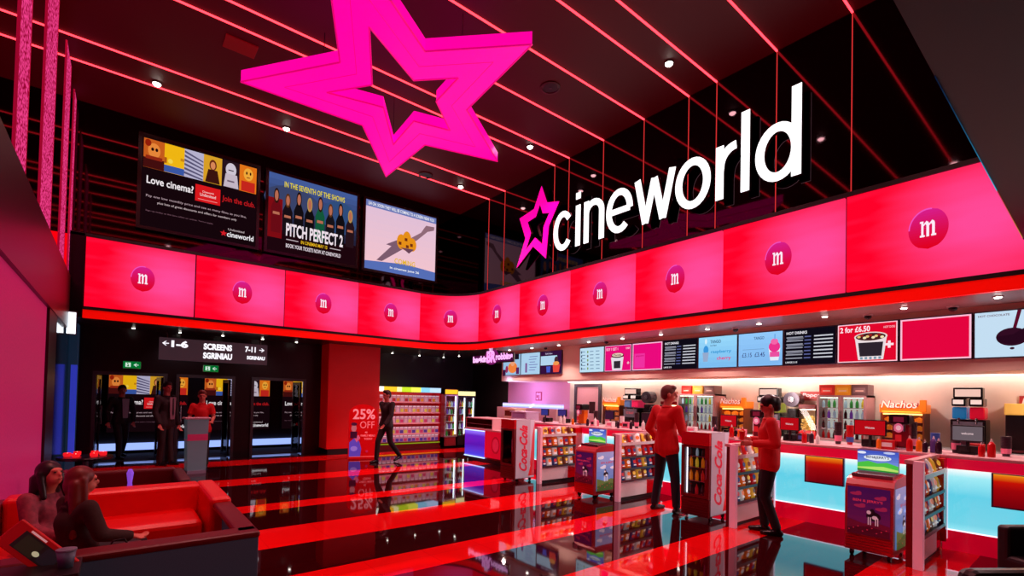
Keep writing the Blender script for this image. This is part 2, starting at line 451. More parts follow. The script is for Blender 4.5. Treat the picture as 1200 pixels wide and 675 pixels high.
for i in range(11):
    s0, s1 = i*W, (i+1)*W
    if i == 5: s1 = 6*W
    wh = ['leftmost pink screen of the long band, above the corridor doors','second pink screen from the left end of the band','third pink screen from the left end of the band','fourth pink screen from the left end of the band','fifth pink screen of the band, bending into the curved corner','sixth pink screen of the band, just right of the curved corner','seventh pink screen of the band, below the small magenta star','eighth pink screen of the band, below the white letters','ninth pink screen of the band, below the middle white letters','tenth pink screen of the band, left of the largest one','largest pink screen, nearest the camera at right end of band'][i]
    sm = path((s0+s1)/2)
    t = thing('led_screen', wh, 'screen', (sm[0], sm[1], ZB), 0, 'pink video screens of the curved band')
    p = band('display', s0+.012, s1-.012, ZB+.005, ZT, 0, .05, PM, t, uv=True, n=14)
    p.matrix_parent_inverse = Matrix.Translation((-sm[0], -sm[1], -ZB))
    # logo following the band
    a = Art(); rx, rz = .186, .245; a.k = 4
    ang = sm[2]+PI/2
    for j in range(16):
        z0 = -rz+2*rz*j/16; z1 = -rz+2*rz*(j+1)/16
        w0 = rx*math.sqrt(max(0,1-(z0/rz)**2)); w1 = rx*math.sqrt(max(0,1-(z1/rz)**2)); t_ = j/15
        c = tuple(x0+(x1-x0)*t_ for x0,x1 in zip((225,0,30),(215,30,140)))
        a._poly([(-w0,z0),(w0,z0),(w1,z1),(-w1,z1)], c)
    a.k += 1
    for j in range(16):
        q0 = PI*.5+PI*.55*j/16-.2; q1 = PI*.5+PI*.55*(j+1)/16-.2
        a._poly([(rx*math.cos(q0), rz*math.sin(q0)), (rx*math.cos(q1), rz*math.sin(q1)), (rx*.93*math.cos(q1), rz*.93*math.sin(q1)), (rx*.93*math.cos(q0), rz*.93*math.sin(q0))], (240,80,190))
    ex = .03 if i in (4,5) else 0
    lg = a.build('round_logo', LOGO, t, (0,0,(ZT-ZB)/2)); lg.rotation_euler = (0,0,ang)
    lg.location = (math.cos(sm[2])*ex, math.sin(sm[2])*ex, (ZT-ZB)/2)
    l = Art(); l.k = 7
    for P in m_letter(): l._poly([(x*.15, z*.19) for x,z in P], (255,235,250))
    lt = l.build('letter', LOGO, lg)

# ------------------------------------------------------------------ upper walls: three big screens
def people_row(a, x0, x1, z0, z1, n, cols, skin=(200,120,90)):
    w = (x1-x0)/n
    for i in range(n):
        cx = x0+w*(i+.5); H = (z1-z0)*(1-.12*abs((i+.5)/n-.5)-.08*(i%2)); c = cols[i%len(cols)]
        a.poly([(cx-w*.42,z0),(cx+w*.42,z0),(cx+w*.45,z0+H*.55),(cx+w*.2,z0+H*.72),(cx-w*.2,z0+H*.72),(cx-w*.45,z0+H*.55)], c)
        a.ell(cx, z0+H*.82, w*.24, H*.17, [(40,20,15),(90,50,20),(20,12,12),(190,150,80)][i%4])
        a.ell(cx, z0+H*.82, w*.16, H*.12, skin)
        a.poly([(cx-w*.3,z0+H*.4),(cx+w*.3,z0+H*.4),(cx+w*.28,z0+H*.46),(cx-w*.28,z0+H*.46)], skin)
def ad_love(a, w, h):
    """cinema club advert: picture row, Love cinema?, red card, Join the club., small logo"""
    a.rect(-w/2,0,w/2,h,(22,6,12))
    n = 6; pw = w*.98/n; zt = h*.985; zb = h*.66; x = -w*.49
    bg = [(205,95,30),(250,190,20),(190,185,215),(225,165,40),(40,20,30),(235,120,25)]
    for i in range(n):
        a.rect(x+i*pw, zb, x+(i+1)*pw, zt, bg[i])
    def R(i,x0,z0,x1,z1,c): a.rect(x+(i+x0)*pw, zb+(zt-zb)*z0, x+(i+x1)*pw, zb+(zt-zb)*z1, c)
    def E(i,cx,cz,rx,rz,c): a.ell(x+(i+cx)*pw, zb+(zt-zb)*cz, rx*pw, rz*(zt-zb), c)
    E(0,.5,.62,.3,.26,(240,140,60)); R(0,0,0,1,.34,(70,15,15)); E(0,.42,.66,.07,.06,(40,10,10)); E(0,.62,.66,.07,.06,(40,10,10)); R(0,.1,.3,.9,.42,(150,40,20)); E(0,.2,.85,.15,.12,(150,30,10))
    R(1,0,0,1,.24,(60,90,170)); E(1,.3,.4,.12,.08,(255,220,80)); R(1,0,.3,.12,.5,(180,90,20)); R(1,.8,.5,1,.6,(210,140,20))
    for j in range(6): a.poly([(x+2.0*pw,zb+(zt-zb)*(.1+.15*j)),(x+2.98*pw,zb+(zt-zb)*(-.0+.13*j)),(x+2.98*pw,zb+(zt-zb)*(.05+.13*j)),(x+2.0*pw,zb+(zt-zb)*(.18+.15*j))], (90,85,120))
    E(3,.5,.66,.2,.2,(110,40,20)); E(3,.5,.64,.13,.14,(225,140,90)); a.poly([(x+3.1*pw,zb),(x+3.9*pw,zb),(x+3.75*pw,zb+(zt-zb)*.48),(x+3.25*pw,zb+(zt-zb)*.48)], (60,20,15))
    E(4,.5,.66,.3,.26,(215,205,220)); a.poly([(x+4.1*pw,zb),(x+4.95*pw,zb),(x+4.85*pw,zb+(zt-zb)*.5),(x+4.2*pw,zb+(zt-zb)*.5)], (205,190,205)); R(4,.35,.62,.65,.66,(60,50,60)); R(4,.3,.2,.7,.26,(120,100,120))
    E(5,.5,.66,.28,.24,(250,175,60)); R(5,.1,0,.9,.38,(205,40,30)); E(5,.4,.7,.05,.06,(60,20,10)); E(5,.62,.7,.05,.06,(60,20,10)); R(5,.4,.52,.6,.55,(120,30,20))
    a.text('Love cinema?', -w*.46, h*.52, h*.085, (250,240,245), w=w*.38, align='l')
    a.rect(-w*.065, h*.405, w*.155, h*.60, (225,25,30)); a.text('Cineworld', w*.045, h*.53, h*.022, (255,200,200), w=w*.1); a.text('Unlimited', w*.045, h*.49, h*.035, (255,220,220), w=w*.14, bold=.01); a.rect(-w*.04,h*.43,w*.13,h*.437,(255,150,150))
    a.text('Join the club.', w*.17, h*.50, h*.085, (190,25,30), w=w*.31, align='l')
    a.text('Pay one low monthly price and see as many films as you like,', -.03*w, h*.335, h*.033, (200,170,180), w=w*.86, bold=0)
    a.text('plus lots of great discounts and offers for members only', -.03*w, h*.275, h*.033, (225,200,205), w=w*.68, bold=0)
    a.text('Sign up today at the box office or online. Terms apply.', -w*.46, h*.17, h*.02, (130,90,105), w=w*.56, bold=0, align='l')
    a.text('Unlimited', w*.31, h*.145, h*.025, (220,200,205), w=w*.15, bold=0)
    s = []
    for k in range(10):
        q = PI/2+k*PI/5; rr = (.034 if k%2 == 0 else .015)*w; s.append((w*.195+rr*math.cos(q), h*.085+rr*math.sin(q)))
    a.poly(s, (220,30,40)); a.text('cineworld', w*.225, h*.085, h*.065, (250,245,250), w=w*.25, align='l')
FR = mat('screen_bezel', (12,8,10), rough=.3)
SCR = [(.19,2.22),(2.45,4.47),(4.70,6.73)]
zb_, zt_ = 4.76, 6.52
t = thing('cinema_club_screen', 'large wall screen advertising a cinema club, above the leftmost pink screens', 'screen', (1.205,11.92,zb_), 0)
def bezel(t, w, h, wd=.06, d=.09, mt=None): return MB().ring([(-w/2-wd,-wd),(w/2+wd,-wd),(w/2+wd,h+wd),(-w/2-wd,h+wd)], [(-w/2,0),(w/2,0),(w/2,h),(-w/2,h)], d, off=-.02).build('bezel', mt or FR, t)
a = Art(); ad_love(a, 2.03, 1.76); a.build('display', attr_glow('upper_screen_pixels', .9), t); bezel(t, 2.03, 1.76)
t = thing('film_poster_screen', 'large wall screen with a row of dark-clad people and a white film title', 'screen', (3.46,11.92,zb_), 0)
a = Art(); w, h = 2.02, 1.76
a.grad(-w/2,0,w/2,h,(18,6,14),(70,95,160),14); a.ell(-.5,1.2,.6,.35,(60,70,110)); a.ell(.6,1.1,.45,.4,(50,80,130)); a.rect(-w/2,0,w/2,.5,(30,6,14)); a.rect(-w/2,.3,-w/2+.3,1.2,(130,12,20))
people_row(a, -w/2+.05, w/2-.05, .42, 1.5, 8, [(110,12,22),(25,15,22),(20,14,20),(16,12,16),(20,90,60),(24,20,26),(18,14,20),(40,20,28)], (190,110,85))
a.text('IN THE SEVENTH OF THE SHOWS', 0, 1.55, .13, (235,215,40), w=1.38)
a.text('PITCH PERFECT 2', .02, .53, .3, (250,235,245), w=1.3, bold=.03)
a.text('IN CINEMAS MAY 15', 0, .3, .08, (245,190,30), w=.6); a.rect(-.62,.29,-.36,.31,(200,180,190)); a.rect(.36,.29,.62,.31,(200,180,190))
a.text('BOOK YOUR TICKETS NOW AT CINEWORLD', 0, .16, .09, (240,225,235), w=1.25)
a.build('display', attr_glow('upper_screen_pixels', .9), t); bezel(t, w, h)
t = thing('cartoon_poster_screen', 'large wall screen with orange figures and a long shadow on pale pink', 'screen', (5.715,11.92,zb_), 0)
a = Art(); w, h = 2.03, 1.76
a.grad(-w/2,0,w/2,h,(255,205,215),(235,200,225),10); a.rect(-w/2,h-.16,w/2,h,(110,125,190)); a.text('UH OH. SOON THEY WILL BE COMING TO A SCREEN NEAR YOU', 0, h-.08, .085, (250,250,255), w=1.9)
a.poly([(-w/2,0),(w/2,0),(w/2,.24),(.1,.3),(-w/2,.2)], (90,115,190)); a.text('in cinemas june 26', .1, .13, .08, (250,250,255), w=.85); a.text('COMING', .1, .34, .14, (240,190,20), w=.6)
a.poly([(-.7,.26),(-.55,.26),(.15,.78),(-.05,.95),(-.45,.72),(-.3,.7)], (130,95,115)); a.poly([(.2,.9),(.42,1.0),(.75,1.32),(.95,1.4),(.96,1.5),(.7,1.48),(.55,1.25),(.2,1.0)], (150,110,125))
for cx,cz,rx,rz in [(-.02,.88,.13,.2),(.14,.95,.13,.24),(.3,.86,.12,.18),(.12,.78,.15,.12)]: a.ell(cx,cz,rx,rz,(240,150,25))
for cx,cz in [(-.05,.85),(.12,.98),(.28,.86),(.16,.8)]: a.rect(cx-.05,cz-.06,cx+.03,cz+.02,(120,50,20))
a.poly([(-.05,.72),(.35,.74),(.2,.6),(.1,.66)], (110,70,90))
a.build('display', attr_glow('upper_screen_pixels', .9), t); bezel(t, w, h)

# ------------------------------------------------------------------ ceiling LED lines and their drops down the mirror wall
LED = glow('red_led_line', (255,50,62), 4.6)
YS = [2.23, 3.20, 4.15, 4.66, 5.59, 6.58, 7.56, 8.02, 9.86, 10.55]
for i, y in enumerate(YS):
    t = thing('led_strip', f'red light line across the ceiling, {ORD[i]} counted from the camera', 'light strip', (0,y,ZC), 0, 'red light lines crossing the ceiling')
    MB().box(-3.2, XU-.01, -.011, .011, -.02, -.001).build('ceiling_run', LED, t)
    MB().box(XU-.012, XU-.002, -.005, .005, -(ZC-ZT-.1), -.02).build('wall_run', glow('red_led_drop', (255,60,60), .7, 'NONE'), t)
# ceiling fittings
LAMP = glow('lamp_white', (255,244,232), 22, 'NONE')
DL = [(.33,10.42),(2.44,10.45),(6.54,10.38),(6.17,8.54),(6.58,7.75),(6.56,4.4),(4.4,3.69),(5.2,1.6),(1.2,2.2)]
def spot(name, loc, e, col=(1,.9,.85), size=1.9, blend=.8, r=.05, tgt=None):
    l = bpy.data.lights.new(name, 'SPOT'); l.energy = e; l.color = col; l.spot_size = size; l.spot_blend = blend; l.shadow_soft_size = r
    o = bpy.data.objects.new(name, l); C.objects.link(o); o.location = loc
    if tgt: o.rotation_euler = (Vector(tgt)-Vector(loc)).to_track_quat('-Z','Y').to_euler()
    return o
for i, (x, y) in enumerate(DL):
    w = ['above the left wall screen','left of the big star, above the club advert','beyond the small star','beside the right tip of the big star','right of the big star, farther one','right of the big star, nearest above the white letters','high above the middle of the hall','near the right bulkhead','above the red booth'][i]
    t = thing('ceiling_downlight', f'round white ceiling spotlight {w}', 'ceiling light', (x,y,ZC), 0, 'white ceiling spotlights')
    MB().lathe([(.075,0),(.075,-.02),(.055,-.025),(.05,-.01)], 16).build('trim_ring', BLACK, t)
    MB().lathe([(.06,-.012),(.058,-.03),(.04,-.05),(.01,-.06)], 16).build('lens', LAMP, t)
    spot('downlight_beam', (x,y,ZC-.09), 330, (1,.36,.38), 1.9)
for i, (x, y) in enumerate([(5.57,10.43),(5.57,6.06)]):
    t = thing('ceiling_speaker', ['round dark ceiling speaker below the big star tip','round dark ceiling speaker right of the big star'][i], 'speaker', (x,y,ZC), 0)
    MB().lathe([(.17,0),(.17,-.02),(.14,-.025),(.13,-.012)], 24).build('rim', mat('speaker_rim', (58,14,16), rough=.4), t)
    MB().lathe([(.13,-.005),(.12,-.014),(.02,-.016)], 24).build('grille', BLACK, t)
    MB().lathe([(.025,-.014),(.02,-.024)], 12).build('tweeter', DKGREY, t)
tag(MB().box(1.06,1.5,8.28,8.62,ZC-.02,ZC-.001,bev=.008).build('ceiling_vent', mat('red_vent_panel', (150,25,20), rough=.5)), 'dim red square vent panel in the ceiling, left of the big star', 'vent')

# ------------------------------------------------------------------ the big hanging star
MAG = mat('magenta_star_skin', (255,0,170), rough=.3, emit=(255,0,172), es=.86)
out = [(1.21,7.87),(2.16,6.52),(1.23,4.44),(2.93,5.59),(3.9,4.6),(4.05,6.31),(5.4,7.3),(4.07,7.67),(4.08,9.32),(2.98,7.8)]
inn = [(2.24,7.3),(2.68,6.69),(2.21,5.66),(3.09,6.21),(3.54,5.75),(3.58,6.43),(4.16,6.98),(3.57,7.13),(3.64,8.04),(3.03,7.1)]
# inner contour re-ordered so each inner point sits beside the outer one
t = thing('hanging_star', 'huge magenta glowing star outline hanging from the ceiling', 'star sign', (3.2,6.8,6.0), 0)
o_ = [(x-3.2,y-6.8) for x,y in out]; i_ = [(x-3.2,y-6.8) for x,y in inn]
MB().ring(o_, i_, .17, plane='xy').build('star_frame', MAG, t)
ED = mat('star_edge_seam', (225,0,120), rough=.3, emit=(235,0,135), es=.6)
mb = MB()
for P in (o_, i_):
    for k in range(10):
        p, q = P[k], P[(k+1)%10]; mb.tube((p[0],p[1],0), (q[0],q[1],0), .012, n=6)
mb.build('edge_seam', ED, t)
SE = glow('star_light_gradient', (255,30,190), .95, 'NONE')
mb = MB()
for k in range(10):
    m1 = ((o_[k][0]+i_[k][0])/2, (o_[k][1]+i_[k][1])/2); k2 = (k+1)%10; m2 = ((o_[k2][0]+i_[k2][0])/2, (o_[k2][1]+i_[k2][1])/2)
    mb.tube((m1[0],m1[1],-.001), (m2[0],m2[1],-.001), .004, n=6)
mb.build('centre_seam', ED, t)
for k in (0,4,6,8,2):
    p = i_[k]; MB().tube((p[0]*1.05,p[1]*1.05,.25), (p[0]*1.05,p[1]*1.05,ZC-6.0), .006, n=6).build('hanging_wire', DKGREY, t)

# ------------------------------------------------------------------ cineworld wall sign
LW = glow('white_sign_face', (255,250,252), 1.6)
LS = mat('sign_letter_return', (40,6,12), rough=.3)
SX = 7.39; SD = .08; SK = 7.39/7.2
def stroke(pts, w, closed=False):
    """flat ribbon polygons (outline left, right) following pts"""
    n = len(pts); L = []; R = []
    for i, p in enumerate(pts):
        a = pts[i-1] if (i > 0 or closed) else p; b = pts[(i+1)%n] if (i < n-1 or closed) else p
        d = Vector((b[0]-a[0], b[1]-a[1])); d.normalize(); nx, ny = -d.y*w/2, d.x*w/2
        L.append((p[0]+nx,p[1]+ny)); R.append((p[0]-nx,p[1]-ny))
    return L, R
def letter(name, strokes, y0, z0, label):
    t = thing('sign_letter', label, 'sign letter', (SX, y0*SK, 1.55+(z0-1.55)*SK), RB, 'white letters of the wall sign'); t.scale = (SK,1,SK)
    f = MB(); b = MB()
    for pts, w, closed in strokes:
        L, R = stroke(pts, w, closed); n = len(pts)
        for i in range(n if closed else n-1):
            j = (i+1)%n
            q = [L[i], L[j], R[j], R[i]]
            f.prism(q, .012, off=-.0); b.prism(q, SD-.012, off=.012)
    f.build('lit_face', LW, t); b.build('letter_return', LS, t)
    return t
def arcp(cx, cz, rx, rz, a0, a1, n=22): return [(cx+rx*math.cos(a0+(a1-a0)*i/n), cz+rz*math.sin(a0+(a1-a0)*i/n)) for i in range(n+1)]
H = .84; sw = .125
def ov(w): return (w/2, H/2, w/2-sw/2, H/2-sw/2)
w_c = .57; cx,cz,rx,rz = ov(w_c)
letter('c', [(arcp(cx,cz,rx,rz,.22*PI,1.78*PI),sw,False)], 7.64, 4.7, 'white letter c, right beside the small magenta star')
t = letter('i', [([(.07,0),(.07,H)],sw,False), ([(.07,H+.13),(.07,H+.26)],sw,False)], 6.99, 4.7, 'white letter i with its dot, after the c')
letter('n', [([(.07,0),(.07,H)],sw,False), ([(.07,.5)]+arcp(.27,H-.27,.2,.21,PI,0,12)+[(.47,0)],sw,False)], 6.76, 4.7, 'white letter n, between i and e')
w_e = .62; cx,cz,rx,rz = ov(w_e)
letter('e', [([(cx-rx,cz+.0),(cx+rx,cz+.0)],.11,False), (arcp(cx,cz,rx,rz,0,1.72*PI),sw,False)], 6.17, 4.7, 'white letter e, left of the w')
w = .8
letter('w', [([(.04,H),(.22,.02)],sw,False),([(.22,.02),(.4,H*.93)],sw,False),([(.4,H*.93),(.58,.02)],sw,False),([(.58,.02),(.76,H)],sw,False)], 5.49, 4.7, 'white letter w, middle of the wall sign')
w_o = .63; cx,cz,rx,rz = ov(w_o)
letter('o', [(arcp(cx,cz,rx,rz,0,2*PI,32)[:-1],sw,True)], 4.67, 4.72, 'white letter o, between w and r')
letter('r', [([(.06,0),(.06,H)],sw,False), ([(.06,.42)]+arcp(.32,H-.34,.25,.28,PI*.95,PI*.5,8),sw,False)], 3.95, 4.72, 'white letter r, between o and l')
letter('l', [([(.06,0),(.06,H+.38)],sw,False)], 3.55, 4.73, 'white letter l, tall bar left of the d')
w_d = .62; cx,cz,rx,rz = ov(w_d)
letter('d', [(arcp(cx,cz,rx,rz,0,2*PI,32)[:-1],sw,True), ([(w_d-.06,0),(w_d-.06,1.27)],sw,False)], 3.34, 4.73, 'white letter d, last and nearest letter of the wall sign')
# small star of the sign
so = [(8.06,6.31),(7.87,5.88),(7.49,5.79),(7.8,5.34),(7.87,4.64),(8.31,5.01),(8.88,4.63),(8.58,5.26),(8.81,5.78),(8.3,5.86)]
cy0, cz0 = 8.16, 5.42
P = [(-(y-cy0), z-cz0) for y,z in so]
I = [(x*.56, z*.56) for x,z in P]
t = thing('sign_star', 'small magenta outlined star left of the white wall letters', 'star sign', (SX, cy0*SK, 1.55+(cz0-1.55)*SK), RB); t.scale = (SK,1,SK)
MB().ring(P, I, .012, off=0).build('lit_face', mat('magenta_star_skin'), t)
MB().ring(P, I, SD-.012, off=.012).build('star_return', LS, t)
mb = MB()
for y in (7.4, 6.0, 4.4, 3.0): mb.box(SX+SD, XU, y-.01, y+.01, 5.0, 5.02)
for y in (8.3,): mb.box(SX+SD, XU, y-.01, y+.01, 5.75, 5.77)
tag(mb.build('sign_brackets', BLACK), 'thin black brackets holding the white wall letters off the mirror wall', 'bracket')

# ------------------------------------------------------------------ LED mesh columns on the left mirror wall
def mesh_mat():
    m = bpy.data.materials.new('pink_led_mesh'); m.use_nodes = True
    nt = m.node_tree; nt.nodes.clear(); N = nt.nodes.new; L = nt.links.new
    tc = N('ShaderNodeTexCoord'); v = N('ShaderNodeTexVoronoi'); v.inputs['Scale'].default_value = 22
    mp = N('ShaderNodeMapping'); mp.inputs['Scale'].default_value = (1,1,1.6); L(tc.outputs['Object'], mp.inputs[0]); L(mp.outputs[0], v.inputs['Vector'])
    cr = N('ShaderNodeValToRGB'); cr.color_ramp.elements[0].position = .25; cr.color_ramp.elements[0].color = lin((255,70,150)); cr.color_ramp.elements[1].position = .75; cr.color_ramp.elements[1].color = lin((150,0,45))
    L(v.outputs['Distance'], cr.inputs[0])
    e = N('ShaderNodeEmission'); L(cr.outputs[0], e.inputs[0]); o = N('ShaderNodeOutputMaterial'); L(e.outputs[0], o.inputs[0])
    return m
MESH = mesh_mat()
for i, (y0, y1) in enumerate([(6.08,6.68),(7.75,8.8),(10.0,10.75),(11.55,11.95)]):
    t = thing('led_mesh_column', ['leftmost and widest pink glowing mesh strip on the mirror wall','second pink glowing mesh strip from the left','third, narrow pink glowing mesh strip from the left','thin pink glowing strip nearest the dark corner'][i], 'light strip', (XL+.0,(y0+y1)/2,3.56), 0, 'pink mesh light columns at the left')
    h = (y1-y0)/2
    MB().box(-.01,.01,-h,h,0,ZC-3.6).build('mesh_panel', MESH, t)
    MB().box(-.01,.014,-h-.015,-h,0,ZC-3.6).build('edge_rail', mat('pink_edge_rail', (150,10,50), emit=(200,10,60), es=.5), t)
    MB().box(-.01,.014,h,h+.015,0,ZC-3.6).build('edge_rail', mat('pink_edge_rail'), t)

# ================================================================== COUNTER SIDE
def zramp(name, stops, s, sample='AUTO', base=(20,5,8)):
    """backlit panel whose colour runs up the object's own z"""
    if name in MATS: return MATS[name]
    m = bpy.data.materials.new(name); m.use_nodes = True
    nt = m.node_tree; nt.nodes.clear(); N = nt.nodes.new; L = nt.links.new
    tc = N('ShaderNodeTexCoord'); sp = N('ShaderNodeSeparateXYZ'); L(tc.outputs['Object'], sp.inputs[0])
    z0, z1 = stops[0][0], stops[-1][0]
    mr = N('ShaderNodeMapRange'); mr.inputs[1].default_value = z0; mr.inputs[2].default_value = z1; L(sp.outputs['Z'], mr.inputs[0])
    cr = N('ShaderNodeValToRGB'); E = cr.color_ramp.elements
    while len(E) < len(stops): E.new(.5)
    for e, (z, c) in zip(E, stops): e.position = (z-z0)/(z1-z0); e.color = lin(c)
    L(mr.outputs[0], cr.inputs[0])
    e = N('ShaderNodeEmission'); e.inputs[1].default_value = s; L(cr.outputs[0], e.inputs[0])
    g = N('ShaderNodeBsdfGlossy'); g.inputs[0].default_value = (.06,.06,.06,1); g.inputs['Roughness'].default_value = .08
    ad = N('ShaderNodeAddShader'); L(e.outputs[0], ad.inputs[0]); L(g.outputs[0], ad.inputs[1])
    o = N('ShaderNodeOutputMaterial'); L(ad.outputs[0], o.inputs[0])
    m.cycles.emission_sampling = sample
    MATS[name] = m
    return m
CYAN = zramp('cyan_backlit_panel', [(.22,(150,232,245)),(.3,(110,212,232)),(.6,(96,208,232)),(.8,(160,236,246)),(.88,(250,255,255))], 1.0)
INS = zramp('red_orange_box_glow', [(.55,(120,0,12)),(.72,(170,5,12)),(.80,(215,20,5)),(.86,(255,130,20)),(.88,(255,190,60))], .8, 'NONE')
KICK = mat('red_kick_board', (215,4,36), rough=.12, coat=.5, emit=(225,0,45), es=.42)  # glow put in to brighten kick board and band; neither is a lamp
BAND = mat('red_counter_band', (226,16,40), rough=.25, emit=(240,8,60), es=.5)
WHITELED = glow('white_led_edge', (235,225,255), 1.5, 'NONE')
def counter(ya, yb, ins, label):
    ym = (ya+yb)/2; w = (yb-ya)/2
    t = thing('service_counter', label, 'counter', (7.1, ym, 0), RB, 'backlit service counter sections')
    MB().box(-w, w, .04, .65, .0, 1.0).build('counter_body', DKRED, t)
    MB().box(-w, w, .0, .04, .0, .215).build('kick_board', KICK, t)
    MB().box(-w, w, -.005, .04, .215, .226).build('led_line', WHITELED, t)
    MB().box(-w+.01, w-.01, .015, .04, .226, .88).build('light_panel', CYAN, t)
    MB().box(-w, w, -.02, .04, .885, 1.0).build('top_band', BAND, t)
    for s in (-1, 1): MB().box(s*(w-.02)-.024, s*(w-.02)+.024, -.02, .03, .12, .9).build('end_post', mat('lit_post', (240,235,245), rough=.3, emit=(225,225,250), es=.55), t)
    if ins is not None:
        x = -(ins-ym); MB().box(x-.21, x+.21, -.03, .02, .545, .88).build('red_insert', INS, t)
        MB().ring([(x-.225,.53),(x+.225,.53),(x+.225,.882),(x-.225,.882)], [(x-.21,.545),(x+.21,.545),(x+.21,.875),(x-.21,.875)], .04, off=-.032).build('insert_frame', mat('violet_metal_edge', (90,60,110), rough=.3, metal=.6), t)
counter(-.9, 1.205, .59, 'cyan glowing counter section nearest the camera, at right frame edge')
counter(1.30, 3.005, 2.36, 'cyan glowing counter section behind the rightmost ice cream freezer')
counter(3.10, 4.805, 4.13, 'cyan glowing counter section behind the man in red')
counter(4.90, 6.595, 5.45, 'cyan glowing counter section behind the middle ice cream freezer')
counter(6.69, 8.3, None, 'counter section behind the farther cola fridge')
t = thing('counter_worktop', 'long pale pink worktop running along the whole service counter', 'worktop', (7.1,3.7,1.0), RB)
MB().box(-4.65, 4.65, -.06, .72, .0, .035, bev=.008).build('slab', PINKWHITE, t)
# far end of the counter with the violet panel
t = thing('sweets_kiosk_counter', 'counter end with violet glowing panel and red panel beside the sweets wall', 'counter', (6.75, 9.3, 0), RB)
MB().box(-.88, .95, .03, .9, .1, .76).build('counter_body', DKRED, t)
MB().box(-.85, .92, .06, .8, .0, .1).build('plinth', BLACK, t)
VIO = zramp('violet_backlit_panel', [(.1,(150,150,255)),(.16,(70,60,220)),(.4,(90,20,170)),(.62,(90,30,190)),(.72,(140,110,250))], 1.1)
MB().box(-.93, -.1, .0, .03, .12, .74).build('violet_panel', VIO, t)
for z in (.1, .735): MB().box(-.94, -.09, -.01, .02, z, z+.022).build('led_line', glow('violet_led', (170,190,255), 2.2), t)
MB().box(-.08, .95, .0, .03, .14, .76).build('red_panel', mat('red_kiosk_panel', (225,20,55), rough=.3, emit=(225,10,50), es=.4), t)
a = Art(); a.ell(.35,.45,.16,.2,(190,10,40)); a.ell(.35,.45,.12,.15,(232,40,80)); a.text('On', .75, .45, .12, (110,0,25)); a.build('panel_print', PRINT_LIT, t, (0,-.003,0))
MB().box(-.95, .97, -.03, .95, .76, .79).build('worktop', PINKWHITE, t)
t = thing('display_case', 'glass case of treats on top of the violet counter end', 'display case', (6.78, 9.6, .79), RB)
MB().box(-.62,.45,0,.6,0,.02).box(-.62,.45,0,.6,.11,.12).build('shelves', WHITE, t)
MB().box(-.62,.45,-.004,.0,.02,.24).build('front_glass', GLASS, t)
MB().box(-.64,.47,-.01,.62,.24,.26).build('lid', PINKWHITE, t)
for x in (-.63,.46): MB().box(x-.01,x+.01,0,.6,0,.24).build('end_panel', PINKWHITE, t)
TRE = [mat('treat_%s'%n, c, rough=.5, emit=c, es=.12) for n, c in (('pink',(240,120,160)),('brown',(110,50,30)),('cream',(245,225,200)),('violet',(120,60,140)))]
for i in range(8):
    for k in range(2):
        o = MB().lathe([(.03,0),(.042,.015),(.04,.045),(.02,.065)], 10).build('cupcake', TRE[(i+k)%4], smooth=True)
        o.location = (6.95, 10.1-i*.13, .81+k*.1)
        tag(o, f'small {["pink","brown","cream","violet"][(i+k)%4]} cake in the glass case, {["lower","upper"][k]} shelf, {ORD[i]} from its left end', 'cake', 'cakes in the glass case')
# white appliances on the far counter
def counter_machine(name, label, cat, x, y, z, w, h, d, c1, c2):
    t = thing(name, label, cat, (x,y,z), RB)
    MB().box(-w/2,w/2,0,d,0,h,bev=.015).build('body', mat('appliance_'+str(c1), c1, rough=.35), t)
    MB().box(-w/2*.8,w/2*.8,-.01,.01,h*.35,h*.85).build('front_panel', mat('appliance_'+str(c2), c2, rough=.2), t)
    MB().box(-w/2*1.05,w/2*1.05,-.03,d+.02,h,h+.02).build('lid', mat('appliance_'+str(c1)), t)
    for s in (-1,1): MB().tube((s*w*.4,.03,-.02),(s*w*.4,.03,.01),.012,n=8).build('foot', BLACK, t)
    return t
counter_machine('bakery_cabinet','cream pastry cabinet with lit shelf on the far end of counter','cabinet',7.45,9.35,1.02,.42,.26,.35,(240,215,190),(90,40,30))
counter_machine('ice_cream_tub_case','pale lilac ice cream case beside the farther cola fridge','display case',7.25,8.75,1.02,.55,.2,.4,(205,190,225),(170,160,215))
MB_ = MB().box(7.42,7.9,8.35,10.1,.79,1.0); tag(MB_.build('back_shelf_unit', PINKWHITE), 'low pale shelf unit behind the violet counter end', 'shelf unit')

# racks at right angles to the counter
RY = [6.62, 4.83, 3.03, 1.23]
rs = ['rack by farther cola fridge','rack by middle freezer','rack behind woman in red','rack nearest the camera']
rk = ['rack beside the farther cola fridge','rack beside the middle ice cream freezer','rack behind the woman in red','rack nearest the camera, beside the rightmost freezer']
BAGC = [('orange',(240,110,25)),('red',(205,25,30)),('yellow',(245,190,60)),('white',(235,225,225)),('dark blue',(40,60,120)),('brown',(120,60,35))]
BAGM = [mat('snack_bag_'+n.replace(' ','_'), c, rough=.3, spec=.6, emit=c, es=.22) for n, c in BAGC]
def bag_mesh():
    bm = MB(); nx, nz = 6, 8; w, h, d = .066, .085, .026
    for side in (-1, 1):
        V = []
        for j in range(nz+1):
            for i in range(nx+1):
                u = i/nx*2-1; v = j/nz*2-1
                th = d*max(0,(1-abs(u)**3))*max(0,(1-abs(v)**3))
                V.append((u*w*(1-.08*(1-abs(v))*0-.06*(abs(v)<.9)), side*th, v*h+(.004*(-1)**i if abs(v) == 1 else 0)))
        Fc = [(j*(nx+1)+i, j*(nx+1)+i+1, (j+1)*(nx+1)+i+1, (j+1)*(nx+1)+i) for j in range(nz) for i in range(nx)]
        bm._add(V, Fc)
    return bm
bags = []
